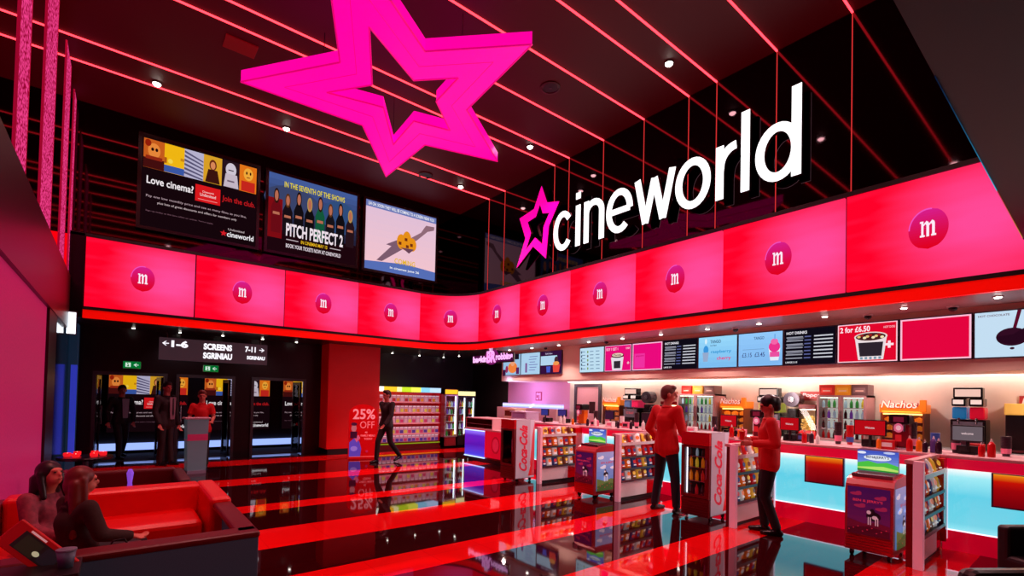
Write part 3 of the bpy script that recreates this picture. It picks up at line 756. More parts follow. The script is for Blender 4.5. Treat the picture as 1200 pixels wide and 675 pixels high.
for k, (nm, c) in enumerate(BAGC):
    r = thing('snack_bag', 'x', 'snack bag', (0,0,-50))
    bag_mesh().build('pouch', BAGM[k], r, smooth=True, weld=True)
    a = Art(); c2 = BAGC[(k+3)%6][1]
    a.ell(0,.01,.036,.03,c2,12); a.rect(-.03,-.05,.03,-.035,(245,235,225)); a.build('print', PRINT_LIT, r, (0,-.0265,0))
    bags.append(r)
used = set()
def place(k, loc, rz, tilt, label, group):
    if k not in used: used.add(k); r = bags[k]
    else: r = dup(bags[k], loc)
    r.location = loc; r.rotation_euler = (tilt, 0, rz); r['label'] = label; r['group'] = group
    return r
RACKW = mat('rack_pink_panel', (225,120,135), rough=.3)
for ri, y0 in enumerate(RY):
    t = thing('snack_rack', ['white and pink slanted snack '+s for s in rk][ri], 'snack rack', (6.5, y0, 0), 0, 'slanted snack racks')
    MB().box(-.50,.53,.035,.055,.26,1.0).build('back_panel', RACKW, t)
    MB().box(-.56,-.50,-.085,-.005,0,1.03,bev=.006).build('end_fin', mat('lit_fin', (245,200,205), rough=.3, emit=(240,150,175), es=.22), t)  # fin's own glow stands in for light on the rack end
    MB().box(-.52,-.50,-.005,.055,0,1.0).build('end_cheek', DKRED, t)
    MB().box(.5,.55,-.07,.055,.1,1.0).box(.37,.5,-.075,.055,.28,1.0).build('side_panel', RED, t)
    MB().box(-.5,.2,-.05,.055,.05,.28,bev=.01).build('base_box', WHITE, t)
    MB().box(.2,.5,-.03,.055,.05,.28).build('base_return', RED, t)
    MB().box(-.5,.5,-.02,.05,.0,.05).build('recessed_foot', BLACK, t)
    MB().box(-.56,.55,-.01,.06,1.0,1.035).build('top_slab', PINKWHITE, t)
    MB().box(-.5,.37,-.08,.035,.855,.87).box(-.5,.37,-.088,-.08,.855,.90).build('top_tray', WHITE, t)
    for z in (.66,.48,.30):
        MB().box(-.5,.37,-.078,.035,z-.012,z).box(-.5,.37,-.085,-.078,z-.012,z+.022).build('shelf', mat('rack_shelf_dark', (60,20,30), rough=.4), t)
    for row, z in enumerate((.752,.572,.392)):
        for i in range(6):
            k = [(0,1,0,3,1,0),(1,0,3,1,2,3),(4,3,4,2,5,3)][row][i]
            if ri == 3: k = [(3,1,3,4,3,1)]*3 and (3,1,3,4,3,5)[(i+row)%6]
            k = (k+(ri if i%3 == 2 else 0))%6
            place(k, (6.5-.42+i*.142+random.uniform(-.008,.008), y0-.022+random.uniform(-.005,.005), z), random.uniform(-.12,.12), -.2,
                  f'{BAGC[k][0]} snack bag, {["top","middle","bottom"][row]} row, {ORD[i]} along, {rs[ri]}', 'snack bags on the slanted racks')
    for i in range(5):
        k = [2,1,3,2,5][i]
        place(k, (6.5-.40+i*.17, y0-.025, .945), random.uniform(-.4,.4), -.3, f'{BAGC[k][0]} bag, {ORD[i]} along the top tray, {rs[ri]}', 'snack bags in the rack top trays')

# cola fridges
FG = mat('silver_grey_fridge_side', (176,160,172), rough=.35)
FD = mat('dark_fridge_inside', (18,6,10), rough=.3)
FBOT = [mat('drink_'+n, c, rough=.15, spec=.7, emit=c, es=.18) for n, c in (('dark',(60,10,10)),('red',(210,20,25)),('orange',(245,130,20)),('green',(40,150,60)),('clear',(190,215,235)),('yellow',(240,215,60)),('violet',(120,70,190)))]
DN = ['dark cola','red','orange','green','clear','yellow','violet']
bots = []
for m in FBOT:
    r = thing('drink_bottle','x','bottle',(0,0,-50))
    MB().lathe([(.024,0),(.027,.01),(.027,.09),(.022,.115),(.011,.14),(.01,.155)], 10).build('bottle_body', m, r, smooth=True)
    MB().lathe([(.013,.153),(.013,.168)], 10).build('cap', RED, r)
    bots.append(r)
bused = set()
def bottle(k, loc, label, group, sc=1.):
    if k not in bused: bused.add(k); r = bots[k]
    else: r = dup(bots[k], loc)
    r.location = loc; r['label'] = label; r['group'] = group; r.scale = (sc,sc,sc); return r
INLED = glow('fridge_inner_light', (240,240,255), 1.6, 'NONE')
def cola_fridge(x, y, label, wh):
    w, d, h = .40, .50, 1.15
    t = thing('cola_fridge', label, 'fridge', (x,y,0), RB)
    b = MB().box(-w/2,w/2,.05,d,.06,.30).box(-w/2,-w/2+.025,.05,d,.3,h).box(w/2-.025,w/2,.05,d,.3,h).box(-w/2,w/2,d-.03,d,.3,h).box(-w/2,w/2,.05,d,h-.03,h,)
    b.build('cabinet', FG, t)
    MB().box(-w/2+.026,w/2-.026,.44,.465,.3,h-.03).box(-w/2+.026,w/2-.026,.06,.44,.29,.305).build('liner', FD, t)
    MB().box(-w/2,w/2,.0,.05,.98,h).build('header', RED, t)
    dr = MB().ring([(-w/2,.29),(w/2,.29),(w/2,.975),(-w/2,.975)],[(-w/2+.04,.33),(w/2-.06,.33),(w/2-.06,.945),(-w/2+.04,.945)],.045).build('door', DKRED, t)
    MB().box(-w/2+.04,w/2-.06,.015,.02,.33,.945).build('glass', GLASS, dr)
    MB().tube((w/2-.03,-.02,.55),(w/2-.03,-.02,.8),.009).tube((w/2-.03,-.02,.56),(w/2-.03,.0,.56),.006).tube((w/2-.03,-.02,.79),(w/2-.03,.0,.79),.006).build('handle', CHROME, dr)
    g = MB().box(-w/2,w/2,.01,.05,.05,.28)
    for i in range(6): g.box(-w/2+.02,w/2-.02,-.002,.012,.075+i*.033,.09+i*.033)
    g.build('lower_grille', DKRED, t)
    MB().box(-w/2+.045,-w/2+.055,.06,.075,.33,.94).build('inner_light', INLED, t)
    for s in (-1,1):
        for q in (.1,d-.08): MB().tube((s*w*.4,q,.03),(s*w*.4+.02*s,q,.03),.03).build('castor', BLACKPL, t)
    a = Art(); a.rect(0,.07,d-.05,h,(186,166,178)); a.rect(d-.16,.07,d-.05,h,(205,190,205))
    a.poly([(d-.05,.1),(d-.12,.1),(d-.16,.35),(d-.13,.6),(d-.11,.85),(d-.05,h)], (214,80,90)); a.poly([(d-.12,.1),(d-.2,.1),(d-.1,.45),(d-.08,.6)], (225,25,35))
    a.text('Coca-Cola', .17, .63, .2, (214,30,60), w=.86, rot=PI/2, bold=.04, slant=.35)
    o = a.build('side_print', PRINT_LIT, t); o.rotation_euler = (0,0,PI/2); o.location = (w/2+.002,.05,0)
    for k, z in enumerate((.31,.50,.68,.83)):
        if k: MB().box(-w/2+.03,w/2-.03,.07,.43,z-.008,z).build('wire_shelf', CHROME, t)
        for i in range(4):
            kk = [(0,1,0,1),(2,2,1,5),(2,5,2,1),(0,4,0,3)][k][i]
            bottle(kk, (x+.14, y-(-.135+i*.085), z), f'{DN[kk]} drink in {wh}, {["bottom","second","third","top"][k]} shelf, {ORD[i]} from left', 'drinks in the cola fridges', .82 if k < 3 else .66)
cola_fridge(5.95, 3.50, 'silver and red cola fridge between man and woman in red', 'the nearer cola fridge')
cola_fridge(5.64, 7.12, 'silver and red cola fridge farther away, by the violet counter', 'the farther cola fridge')

# ice cream freezers
def freezer(x, y, label, w=.41, d=.55, h=.84):
    t = thing('ice_cream_freezer', label, 'freezer', (x,y,0), RB, 'ice cream freezers')
    prof = [(0,.07),(0,.66),(.02,.74),(.06,.79),(.12,.815),(d-.1,h),(d,h-.02),(d,.07)]
    MB().prism(prof, w, plane='yz', off=-w/2).build('cabinet', mat('freezer_red_body', (205,60,70), rough=.3, coat=.4), t)
    MB().box(-w/2+.03,w/2-.03,.1,d-.06,h-.028,h+.004).build('glass_lid', mat('freezer_lid_glass', (150,110,120), rough=.08, metal=.4), t)
    MB().tube((-w/2+.06,.11,h+.0),(w/2-.06,.11,h+.0),.008).build('lid_handle', CHROME, t)
    g = MB()
    for i in range(5): g.box(-w/2+.01,w/2-.01,-.008,.005,.09+i*.028,.108+i*.028)
    g.build('front_grille', RED, t)
    for s in (-1,1):
        for q in (.07,d-.07): MB().tube((s*w*.36,q,.035),(s*w*.42,q,.035),.035).build('castor', BLACKPL, t)
    def scene(W, H, dark):
        a = Art()
        sky = ((70,20,95),(120,25,80)) if dark else ((150,170,220),(90,130,200))
        a.grad(-W/2,0,W/2,H,sky[1],sky[0],8)
        for q in ((-.3,.85),(.28,.8),(-.2,.6),(.3,.58)): a.ell(q[0]*W,q[1]*H,.14*W,.035*H,(170,40,90) if dark else (235,230,240)); a.ell((q[0]+.07)*W,(q[1]+.03)*H,.07*W,.03*H,(170,40,90) if dark else (235,230,240))
        a.poly([(-W/2,0),(W/2,0),(W/2,.25*H),(.2*W,.3*H),(-.1*W,.24*H),(-W/2,.32*H)], (110,15,45) if dark else (105,120,60))
        a.poly([(-W/2,0),(W/2,0),(W/2,.14*H),(0,.2*H),(-W/2,.12*H)], (80,10,30) if dark else (70,95,40))
        for i in range(9): a.ell((-.45+.11*i)*W,(.08+.09*((i*7)%3)/2)*H,.02*W,.012*H,(200,40,70))
        a.text("BEN & JERRY'S", 0, .72*H, .07*H, (230,60,90) if dark else (200,60,80), w=.7*W)
        # cow standing on the hill
        cx = .14*W if dark else -.1*W; b = (25,10,20); wt = (225,190,205) if dark else (235,225,230); s = 1.3 if dark else .9
        a.ell(cx, .42*H, .13*W*s, .075*H*s, b); a.ell(cx-.03*W, .5*H, .05*W*s, .06*H*s, b); a.ell(cx+.03*W, .40*H, .05*W*s, .03*H*s, wt)
        for q in (-.09,-.05,.04,.08): a.rect(cx+q*W*s-.012*W, .24*H, cx+q*W*s+.012*W, .4*H, wt)
        a.ell(cx-.08*W*s, .5*H, .04*W*s, .03*H*s, wt)
        return a
    scene(w-.05, .48, True).build('front_print', PRINT_LIT, t, (0,-.003,.24))
    o = scene(d-.07, .6, False).build('side_print', attr_print('printed_colours_bright', es=.5), t, (w/2+.003, d/2+.015, .13)); o.rotation_euler = (0,0,PI/2)
    s = MB().box(-.17,.17,.29,.32,h-.02,h+.01).prism([(-.18,h+.01),(.18,h+.01),(.18,h+.25),(-.14,h+.26),(-.18,h+.24)], .02, off=.295).build('topper_board', mat('topper_edge', (200,200,220)), t)
    a = Art(); W, H = .355, .215
    a.grad(-W/2,0,W/2,H,(150,180,240),(70,90,200),8)
    a.ell(-.14,.19,.04,.014,(240,240,255)); a.ell(.1,.2,.05,.012,(200,210,250))
    a.poly([(-W/2,0),(W/2,0),(W/2,.07),(.08,.1),(0,.085),(-.08,.105),(-W/2,.08)], (80,200,70)); a.poly([(-W/2,0),(W/2,0),(W/2,.03),(.05,.055),(-W/2,.035)], (190,235,110)); a.poly([(-W/2,0),(W/2,0),(W/2,.012),(-W/2,.02)], (40,150,50))
    a.ell(0,.142,.12,.03,(235,240,255)); a.text("BEN&JERRY'S", 0, .145, .035, (50,50,80), w=.2)
    a.build('topper_print', attr_glow('topper_pixels', .9), t, (0,.292,h+.022))
    return t
freezer(5.93, 1.575, 'red ice cream freezer nearest the camera with bright green hill topper')
freezer(5.74, 5.27, 'ice cream freezer with sky and cow prints between the two farther racks')

# back counter and wall
t = thing('back_counter', 'long pale back counter under the machines and fridges', 'counter', (9.0,3.9,0), RB)
MB().box(-4.3,4.3,0,.49,.08,.93).build('cabinets', PINKWHITE, t)
MB().box(-4.32,4.32,-.03,.49,.93,.97).build('worktop', WHITE, t)
MB().box(-4.3,4.3,.04,.4,0,.08).build('plinth', BLACK, t)
# doorway in the back wall
dd = MB().ring([(-.46,0),(.46,0),(.46,1.96),(-.46,1.96)],[(-.38,.02),(.38,.02),(.38,1.88),(-.38,1.88)],.06,off=-.04).build('door_4', mat('dark_grey_door_frame',(70,60,70),rough=.3)); dd.location = (9.5,8.64,0); dd.rotation_euler = (0,0,RB); struct(dd)
MB().box(-.38,.38,-.01,.0,.02,1.88).build('door_leaf', mat('pale_pink_door',(238,170,180),rough=.4), dd)
MB().box(.06,.26,-.02,-.01,1.2,1.5).build('door_window', mat('door_dark_window',(60,40,45),rough=.1), dd)
# cove light
MB_ = MB().box(9.36,9.47,-2,9.25,2.005,2.018).build('cove_light_strip', glow('cove_white', (255,246,240), 5)); tag(MB_, 'bright white strip of light under the menu bulkhead', 'light strip')
l = bpy.data.lights.new('cove_wash', 'AREA'); l.shape = 'RECTANGLE'; l.size = .12; l.size_y = 11; l.energy = 90; l.color = (1,.86,.8)
o = bpy.data.objects.new('cove_wash', l); C.objects.link(o); o.location = (8.85,3.7,2.0)
o.rotation_euler = (Vector((9.45,3.7,1.15))-Vector((8.85,3.7,2.0))).to_track_quat('-Z','Y').to_euler()
l2 = bpy.data.lights.new('violet_wash', 'AREA'); l2.shape = 'RECTANGLE'; l2.size = .08; l2.size_y = 2.6; l2.energy = 22; l2.color = (.45,.5,1)
o = bpy.data.objects.new('violet_wash', l2); C.objects.link(o); o.location = (9.3,10.6,1.2); o.rotation_euler = (Vector((9.5,10.6,1.45))-Vector((9.3,10.6,1.2))).to_track_quat('-Z','Y').to_euler()
for i, y in enumerate((.4,2.1,3.8,5.5,7.2,8.7,10.0,11.3)):  # added spots without fittings, to brighten the back and pink walls
    spot('added_wall_spot', (8.62,y,1.99), 26 if y < 9 else 15, (1,.84,.80) if y < 9 else (1,.62,.86), 2.6, .9, .06, (9.45,y,1.15))
t = thing('low_pink_partition', 'pale partition with blue light line below the pink wall', 'partition', (9.0,10.6,0), RB)
MB().box(-1.3,1.3,0,.3,0,1.28).build('panel', PINKWHITE, t); MB().box(-1.28,1.28,.2,.3,1.28,1.40).build('light_line', zramp('blue_line', [(1.28,(140,150,255)),(1.34,(225,230,255)),(1.40,(190,160,250))], 1.3), t)
a = Art(); a.rect(-.14,-.13,.14,.13,(180,20,80)); a.rect(-.11,-.1,-.01,.1,(240,160,200)); a.rect(.03,-.1,.08,.1,(240,160,200)); a.ell(.02,.06,.04,.03,(240,160,200)); a.rect(-.09,-.05,-.03,.03,(180,20,80))
o = a.build('toilet_sign', PRINT, None, (9.495,10.55,1.62)); o.rotation_euler = (0,0,RB); tag(o, 'small magenta square pictogram sign on the pink wall', 'sign')

# soffit downlights over the counter
SY = [(8.06,10.16),(8.1,9.30),(8.07,8.3),(8.04,7.32),(8.05,6.4),(8.03,5.47),(7.96,4.48),(7.96,3.6),(7.93,2.65),(7.9,1.73),(7.82,.85)]
LAMP2 = glow('soffit_lamp', (255,246,235), 14, 'NONE')
for i, (x, y) in enumerate(SY):
    t = thing('soffit_downlight', f'tiny round spotlight above the counter, {ORD[i]} counted from the far end', 'ceiling light', (x,y,ZS), 0, 'soffit spotlights over the counter')
    MB().lathe([(.05,0),(.05,-.01),(.035,-.012)], 14).build('rim', WHITE, t)
    MB().lathe([(.034,-.012),(.03,-.02)], 12).build('lens', LAMP2, t)
    if i%2 == 0: spot('soffit_beam', (x-.05,y,ZS-.04), 95, (1,.74,.72), 2.5, .6, .04, (x-1.3,y,0))
for i, y in enumerate((8.9,6.95,4.1,2.2,1.3)):
    t = thing('security_dome', f'small dark dome camera under the counter soffit, {ORD[i]} from the far end', 'camera', (8.2,y,ZS), 0, 'dome cameras under the counter soffit')
    MB().lathe([(.06,0),(.06,-.02)], 14).build('base', WHITE, t); MB().ell((0,0,-.03),(.045,.045,.04)).build('dome', BLACKPL, t, smooth=True)
LY = [(.17,12.85),(.98,12.95),(1.78,12.8),(2.61,12.82),(3.40,12.9)]
for i, (x, y) in enumerate(LY+[(6.4,13.8),(7.35,13.85),(8.2,13.8),(8.25,12.95)]):
    t = thing('lobby_downlight', f'tiny white spotlight in the dark soffit, {ORD[i]} from the left', 'ceiling light', (x,y,ZS), 0, 'spotlights in the dark lobby soffit')
    MB().lathe([(.045,0),(.045,-.01),(.03,-.012)], 14).build('rim', DKGREY, t)
    MB().lathe([(.028,-.012),(.024,-.018)], 12).build('lens', LAMP2, t)
    if i in (1,3): spot('lobby_beam', (x,y-.1,ZS-.04), 16, (1,.75,.8), 2.2, .7, .04)
    if i in (5,7): spot('lobby_beam', (x,y-1.3,ZS-.04), 40, (1,.6,.55), 2.2, .7, .04)

# menu screens
BZ = mat('menu_bezel', (70,60,80), rough=.3)
def menu(y1, y0, i, fn, label, cat='menu screen'):
    w = y1-y0; h = .59
    t = thing('menu_screen', label, cat, (8.38,(y0+y1)/2,2.17), RB, 'menu screens above the counter')
    MB().box(-w/2+.002,w/2-.002,.0,.04,0,h).build('housing', BZ, t)
    a = Art(); fn(a, w-.03, h-.03); a.build('display', SCREEN, t, (0,-.001,.015))
def m_white(a,w,h):
    a.rect(-w/2,0,w/2,h,(190,222,240)); 
    for i in range(5): a.ell(-w*.42,h*(.15+.17*i),.02,.03,(60,90,120)); a.ell(-w*.15,h*(.15+.17*i),.02,.03,(90,70,60) if i%2 else (120,150,60))
    for i in range(6):
        for q in (-.32,.03,.28): a.rect(w*q-.05,h*(.12+.14*i),w*q+.06,h*(.12+.14*i)+.02,(120,150,180))
def m_pop(a,w,h):
    a.rect(-w/2,0,w/2,h,(245,180,215)); a.rect(-w/2+.012,.012,w/2-.012,h-.012,(232,12,120)); a.text('BUY 1 GET 1', -w*.44, h*.86, .06, (255,200,230), w=w*.45, align='l')
    a.poly([(-.14,.02),(.12,.02),(.16,.3),(-.18,.3)], (230,220,230)); a.rect(-.1,.06,.08,.22,(50,40,50)); a.ell(0,.34,.17,.055,(60,20,30)); a.ell(0,.35,.15,.04,(235,210,190)); a.text('Fanta', 0,.35,.04,(90,20,30),w=.2); a.text('+', w*.4, h*.3, .06, (255,220,235)); a.text('2 FOR', w*.38, h*.86, .04, (255,220,235), w=.1)
def m_pink(a,w,h):
    a.rect(-w/2,0,w/2,h,(255,190,225)); a.rect(-w/2+.02,.02,w/2-.02,h-.02,(235,10,125)); a.rect(-w/2+.05,.05,-.05,h*.62,(240,50,160)); a.text('popcorn', -w*.24, h*.52, .035, (200,0,100), w=.2)
def m_black(a,w,h):
    a.rect(-w/2,0,w/2,h,(14,10,22)); a.text('HOT DRINKS', -w*.46, h*.9, .045, (240,235,245), w=w*.42, align='l')
    for i in range(7):
        z = h*(.76-.1*i); a.rect(-w*.46,z,-w*.12,z+.018,(150,150,165)); a.rect(-.02-w*.06,z,w*.04,z+.018,(90,95,150)); a.rect(w*.1,z,w*.46,z+.02,(200,200,212)); 
        if i%2: a.poly([(-w*.44,z+.02),(-w*.1,z+.035),(-w*.1,z+.05),(-w*.44,z+.06)], (110,110,125))
    a.text('LARGE 3.15', -w*.46, h*.06, .03, (230,225,235), w=w*.24, align='l')
def m_blue(a,w,h):
    a.grad(-w/2,0,w/2,h,(125,190,240),(150,215,250),6); a.ell(-w*.3,h*.58,.05,.08,(60,150,220)); a.poly([(-w*.37,h*.2),(-w*.25,h*.2),(-w*.22,h*.5),(-w*.39,h*.5)], (150,170,205)); a.ell(-w*.3,h*.86,.02,.05,(220,240,250))
    a.text('TANGO', -w*.18, h*.84, .06, (50,80,120), w=.2, align='l'); a.text('ice blast', -w*.18, h*.72, .03, (70,110,150), w=.12, align='l'); a.text('raspberry', -w*.16, h*.5, .07, (40,150,215), w=.38, align='l'); a.text('cherry', 0, h*.28, .08, (225,40,120), w=.26, align='l')
def m_blue2(a,w,h):
    a.grad(-w/2,0,w/2,h,(130,185,240),(145,200,250),6); a.text('TANGO', w*-.02, h*.84, .05, (60,90,140), w=.17); a.text('£3.15  £3.45', -w*.15, h*.34, .075, (60,80,140), w=.38, bold=.01); a.rect(-w*.4,h*.5,w*.1,h*.515,(110,150,200))
    a.poly([(w*.24,.08),(w*.42,.08),(w*.46,h*.5),(w*.2,h*.5)], (225,235,250)); a.rect(w*.23,.14,w*.44,h*.4,(235,80,160)); a.ell(w*.33,h*.55,.09,.09,(235,50,140)); a.ell(w*.33,h*.7,.06,.05,(245,100,170)); a.rect(w*.33,h*.75,w*.35,h*.92,(90,160,230))
def m_bucket(a,w,h):
    a.rect(-w/2,0,w/2,h,(255,200,215)); a.rect(-w/2+.014,.014,w/2-.014,h-.014,(226,6,44)); a.text('2 for £6.50', -w*.46, h*.86, .085, (255,225,235), w=w*.52, align='l', bold=.03)
    a.poly([(-.1,.03),(.2,.03),(.24,.34),(-.14,.34)], (235,220,225)); a.poly([(-.08,.08),(.18,.08),(.2,.28),(-.1,.28)], (45,35,45)); a.ell(.05,.36,.2,.07,(235,215,215)); a.ell(.05,.36,.18,.055,(70,25,30))
    for i in range(9): a.ell(-.09+.035*i,.365+.02*math.sin(i*2.1),.022,.018,[(230,190,120),(150,30,30),(245,225,180)][i%3])
    for i in range(5): a.rect(-.07+.055*i,.035,-.04+.055*i,.07,(120,150,170))
    a.text('+', w*.38, h*.42, .1, (255,225,235), bold=.05); a.text('HOT DOG', w*.38, h*.86, .03, (255,190,205), w=.13)
def m_plain(a,w,h): a.rect(-w/2,0,w/2,h,(255,190,215)); a.rect(-w/2+.02,.02,w/2-.02,h-.02,(228,4,62))
def m_drink(a,w,h):
    a.rect(-w/2,0,w/2,h,(196,222,242)); a.text('HOT CHOCOLATE', -w*.46, h*.92, .025, (110,80,100), w=.28, align='l')
    a.poly([(-.03,.32),(.0,.32),(.05,h),(.015,h)], (90,10,40)); a.ell(-.03,.24,.14,.11,(50,12,34),24); a.poly([(-.17,.25),(-.02,.27),(.15,.4),(.1,.2),(-.02,.14),(-.14,.18)], (40,8,28)); a.ell(-.03,.1,.02,.015,(60,15,40))
    for i in range(9): a.rect(w*.34,h*(.12+.085*i),w*.46,h*(.12+.085*i)+.015,(110,90,110))
def m_face(a,w,h): a.rect(-w/2,0,w/2,h,(150,190,225)); a.rect(-.1,h*.75,w/2-.06,h,(25,15,30)); a.ell(.05,.2,.2,.15,(240,130,60)); a.ell(.05,.34,.09,.1,(235,160,120)); a.rect(-w/2,0,-.25,.15,(60,20,60)); a.ell(-.2,.16,.06,.1,(150,40,90)); a.rect(w*.28,.02,w*.45,.2,(90,30,90))
def m_list(a,w,h):
    a.rect(-w/2,0,w/2,h,(172,208,236)); a.rect(-.2,.05,-.12,.3,(130,90,150)); 
    for i in range(6): a.rect(-.05+.03*(i%2),.1+.07*i,.2+.05*(i%3),.12+.07*i,(120,130,190))
def m_cups(a,w,h):
    a.rect(-w/2,0,w/2,h,(52,16,60)); a.rect(-w/2,h*.38,w*.3,h*.8,(180,212,238)); a.text('Slush & shake', -w*.1, h*.9, .04, (200,190,220), w=.25); a.poly([(-.14,.03),(-.02,.03),(.0,.18),(-.16,.18)], (70,90,200)); a.ell(.2,.32,.07,.1,(70,40,50)); a.poly([(.1,.03),(.3,.03),(.34,.22),(.08,.22)], (230,70,60)); a.ell(.2,.25,.11,.05,(240,150,80))
F = [(m_white,'pale blue white menu screen, leftmost of the long right-hand row'),(m_pop,'magenta menu screen with a popcorn tub, left half of the row'),(m_pink,'plain magenta menu screen with white border, beside the black menu'),(m_black,'black menu screen left of the blue drink screens'),(m_blue,'light blue menu screen with the word cherry'),(m_blue2,'light blue menu screen with a pink slush cup'),(m_black,'black menu screen left of the popcorn bucket screen'),(m_bucket,'crimson menu screen with a full popcorn bucket, 2 for £6.50'),(m_plain,'blank crimson menu screen with thin pink border'),(m_drink,'pale blue menu screen with dark splash pouring into cup, rightmost')]
for i, (fn, lb) in enumerate(F):
    ya = 7.91-.753*i; menu(ya, ya-.75, i, fn, lb)
for i, (fn, lb) in enumerate([(m_face,'menu screen with orange figure, leftmost, beside the hanging neon sign'),(m_list,'pale blue list menu screen, middle of the farther three'),(m_cups,'dark purple menu screen with cups, right one of the farther three')]):
    ya = 10.85-.785*i; menu(ya, ya-.78, i, fn, lb)

# hanging neon style sign
NEO = glow('pink_neon', (255,170,245), 1.25, 'NONE'); NEO2 = glow('violet_neon_panel', (120,20,120), .8, 'NONE')
t = thing('neon_sign', 'pink glowing baskin BR robbins sign hanging on wires at the hall corner', 'sign', (7.3,9.92,2.55), RB)
a = Art(.004)
a.rect(-.85,-.1,.85,.08,(70,10,60)); a.ell(0,.03,.3,.2,(110,20,90))
a.text('baskin', -.5, -.01, .17, (255,190,250), w=.66, bold=.06); a.text('robbins', .52, .02, .17, (255,180,250), w=.68, bold=.06)
a.text('BR', 0, .03, .3, (255,160,240), w=.4, bold=.06); a.text('31', -.02, .2, .1, (255,200,255), w=.14, bold=.06)
a.build('letters', attr_glow('neon_pixels', 1.2), t)
MB().box(-.87,.87,.006,.05,-.13,.1).build('back_box', BLACK, t)
for x in (-.7,0,.7): MB().tube((x,.03,.1),(x,.03,ZS-2.55),.003,n=6).build('wire', CHROME, t)

# machines on the counters -------------------------------------------------
def pos(x, y, z, w, h, label, scr, dark=(25,16,20), group='tills on the counter', tx=None):
    t = thing('till_screen', label, 'till', (x,y,z), RB, group)
    MB().box(-.07,.07,0,.13,0,.015,bev=.004).build('base', BLACKPL, t)
    MB().tube((0,.06,.01),(0,.06,.15),.018).build('stand', BLACKPL, t)
    MB().box(-w/2,w/2,.03,.06,.14,.14+h,bev=.006).build('housing', mat('till_housing', dark, rough=.3), t)
    a = Art(); a.rect(-w/2+.012,.152,w/2-.012,.128+h,scr)
    if tx: a.text(tx, 0, .14+h/2, .025, (255,220,225), w=.1)
    a.build('display', attr_glow('till_pixels', .75), t, (0,.0285,0))
    MB().box(-.1,.1,.07,.2,.0,.09,bev=.006).build('printer', BLACKPL, t)
    return t
Z0 = 1.037
pos(7.3,1.94,Z0,.34,.20,'black till with red customer screen behind the rightmost freezer',(205,14,26),tx='Welcome')
pos(7.3,2.88,Z0,.26,.19,'black till with red customer screen right of the woman in red',(205,14,26),tx='Welcome')
pos(7.3,3.76,Z0,.27,.19,'black till with red screen above the nearer cola fridge',(214,16,30),tx='Welcome')
pos(7.32,1.04,Z0,.27,.18,'till with grey lit screen, nearest the camera',(120,104,112),tx='welcome')
pos(7.35,6.15,Z0,.22,.17,'dark till beside the snack towers, left of the door side',(70,30,60))
pos(7.4,5.35,Z0,.2,.16,'dark till near the red slush machine, farther counter',(60,26,36))
pos(7.4,7.5,Z0,.26,.15,'violet till screen on the counter by the farther cola fridge',(70,50,130))
pos(7.35,8.0,Z0,.24,.15,'violet blue till screen, last one near the ice cream case',(60,60,150))
# drink syrup towers and sauces
def tower(x, y, label, c=(150,20,40)):
    t = thing('drink_dispenser', label, 'drink dispenser', (x,y,Z0), RB, 'drink dispensers on the counter')
    MB().box(-.09,.09,0,.22,0,.03,bev=.005).build('drip_tray', CHROME, t)
    MB().box(-.08,.08,.08,.2,.03,.34,bev=.01).build('column', mat('dispenser_%d'%c[0], c, rough=.25), t)
    MB().box(-.1,.1,.0,.22,.3,.42,bev=.02).build('head', BLACKPL, t)
    a = Art(); a.ell(0,.26,.045,.055,(235,130,170)); a.ell(0,.26,.025,.03,(250,220,235)); a.rect(-.05,.33,.05,.39,(120,30,60)); a.rect(-.03,.1,.03,.18,(200,30,40)); a.build('label_print', PRINT_LIT, t, (0,-.004,0))
    for i in (-1,0,1): MB().tube((i*.045,.03,.22),(i*.045,.03,.3),.012,n=8).build('nozzle', CHROME, t)
tower(7.2,1.62,'dark red drink dispenser right of the rightmost red till')
tower(7.25,3.30,'dark drink dispenser just left of the woman in red',(120,30,50))
tower(7.25,5.05,'red drink dispenser left of the man in red',(170,20,30))
tower(7.2,6.8,'slim dispenser with orange base beyond the farther snack rack',(235,120,30))
SAU = [mat('sauce_'+n, c, rough=.2, emit=c, es=.1) for n, c in (('red',(205,16,22)),('orange',(245,120,20)),('dark',(50,22,40)),('white',(235,230,225)),('violet',(90,60,130)))]
SN = ['red','orange','dark','white','violet']
cups = []
for m in SAU:
    r = thing('sauce_bottle','x','bottle',(0,0,-50))
    MB().lathe([(.03,0),(.032,.02),(.03,.12),(.012,.15)], 12).build('bottle_body', m, r, smooth=True); MB().lathe([(.012,.15),(.004,.18)], 10).build('nozzle', WHITE, r); cups.append(r)
cused = set()
spots = [(1.80,7.15,1,'beside the rightmost red till'),(1.50,7.12,0,'right of the dark red dispenser'),(1.43,7.2,1,'right of the dark red dispenser'),(1.36,7.12,2,'right of the dark red dispenser'),(1.30,7.2,4,'right of the dark red dispenser'),(1.24,7.1,2,'left of the grey lit till'),(.90,7.15,0,'right of the grey lit till'),(.83,7.2,0,'right of the grey lit till'),(2.62,7.15,0,'right of the woman in red'),(2.55,7.2,2,'right of the woman in red'),(2.45,7.12,3,'right of the woman in red'),(2.98,7.2,2,'under the screen right of the woman in red'),(3.45,7.15,0,'left of the woman in red'),(3.52,7.2,1,'left of the woman in red'),(3.6,7.12,0,'left of the woman in red'),(3.9,7.2,2,'above the nearer cola fridge'),(4.55,7.15,3,'left of the man in red'),(4.8,7.2,0,'left of the man in red'),(5.2,7.15,3,'by the far red dispenser'),(5.5,7.2,2,'by the far red dispenser'),(5.75,7.15,2,'by the slush machine'),(6.35,7.2,3,'by the farther dark till'),(6.5,7.15,2,'by the farther dark till'),(6.95,7.2,1,'by the slim dispenser'),(7.15,7.15,3,'by the violet till'),(7.3,7.2,3,'by the violet till'),(7.75,7.15,2,'between the violet tills')]
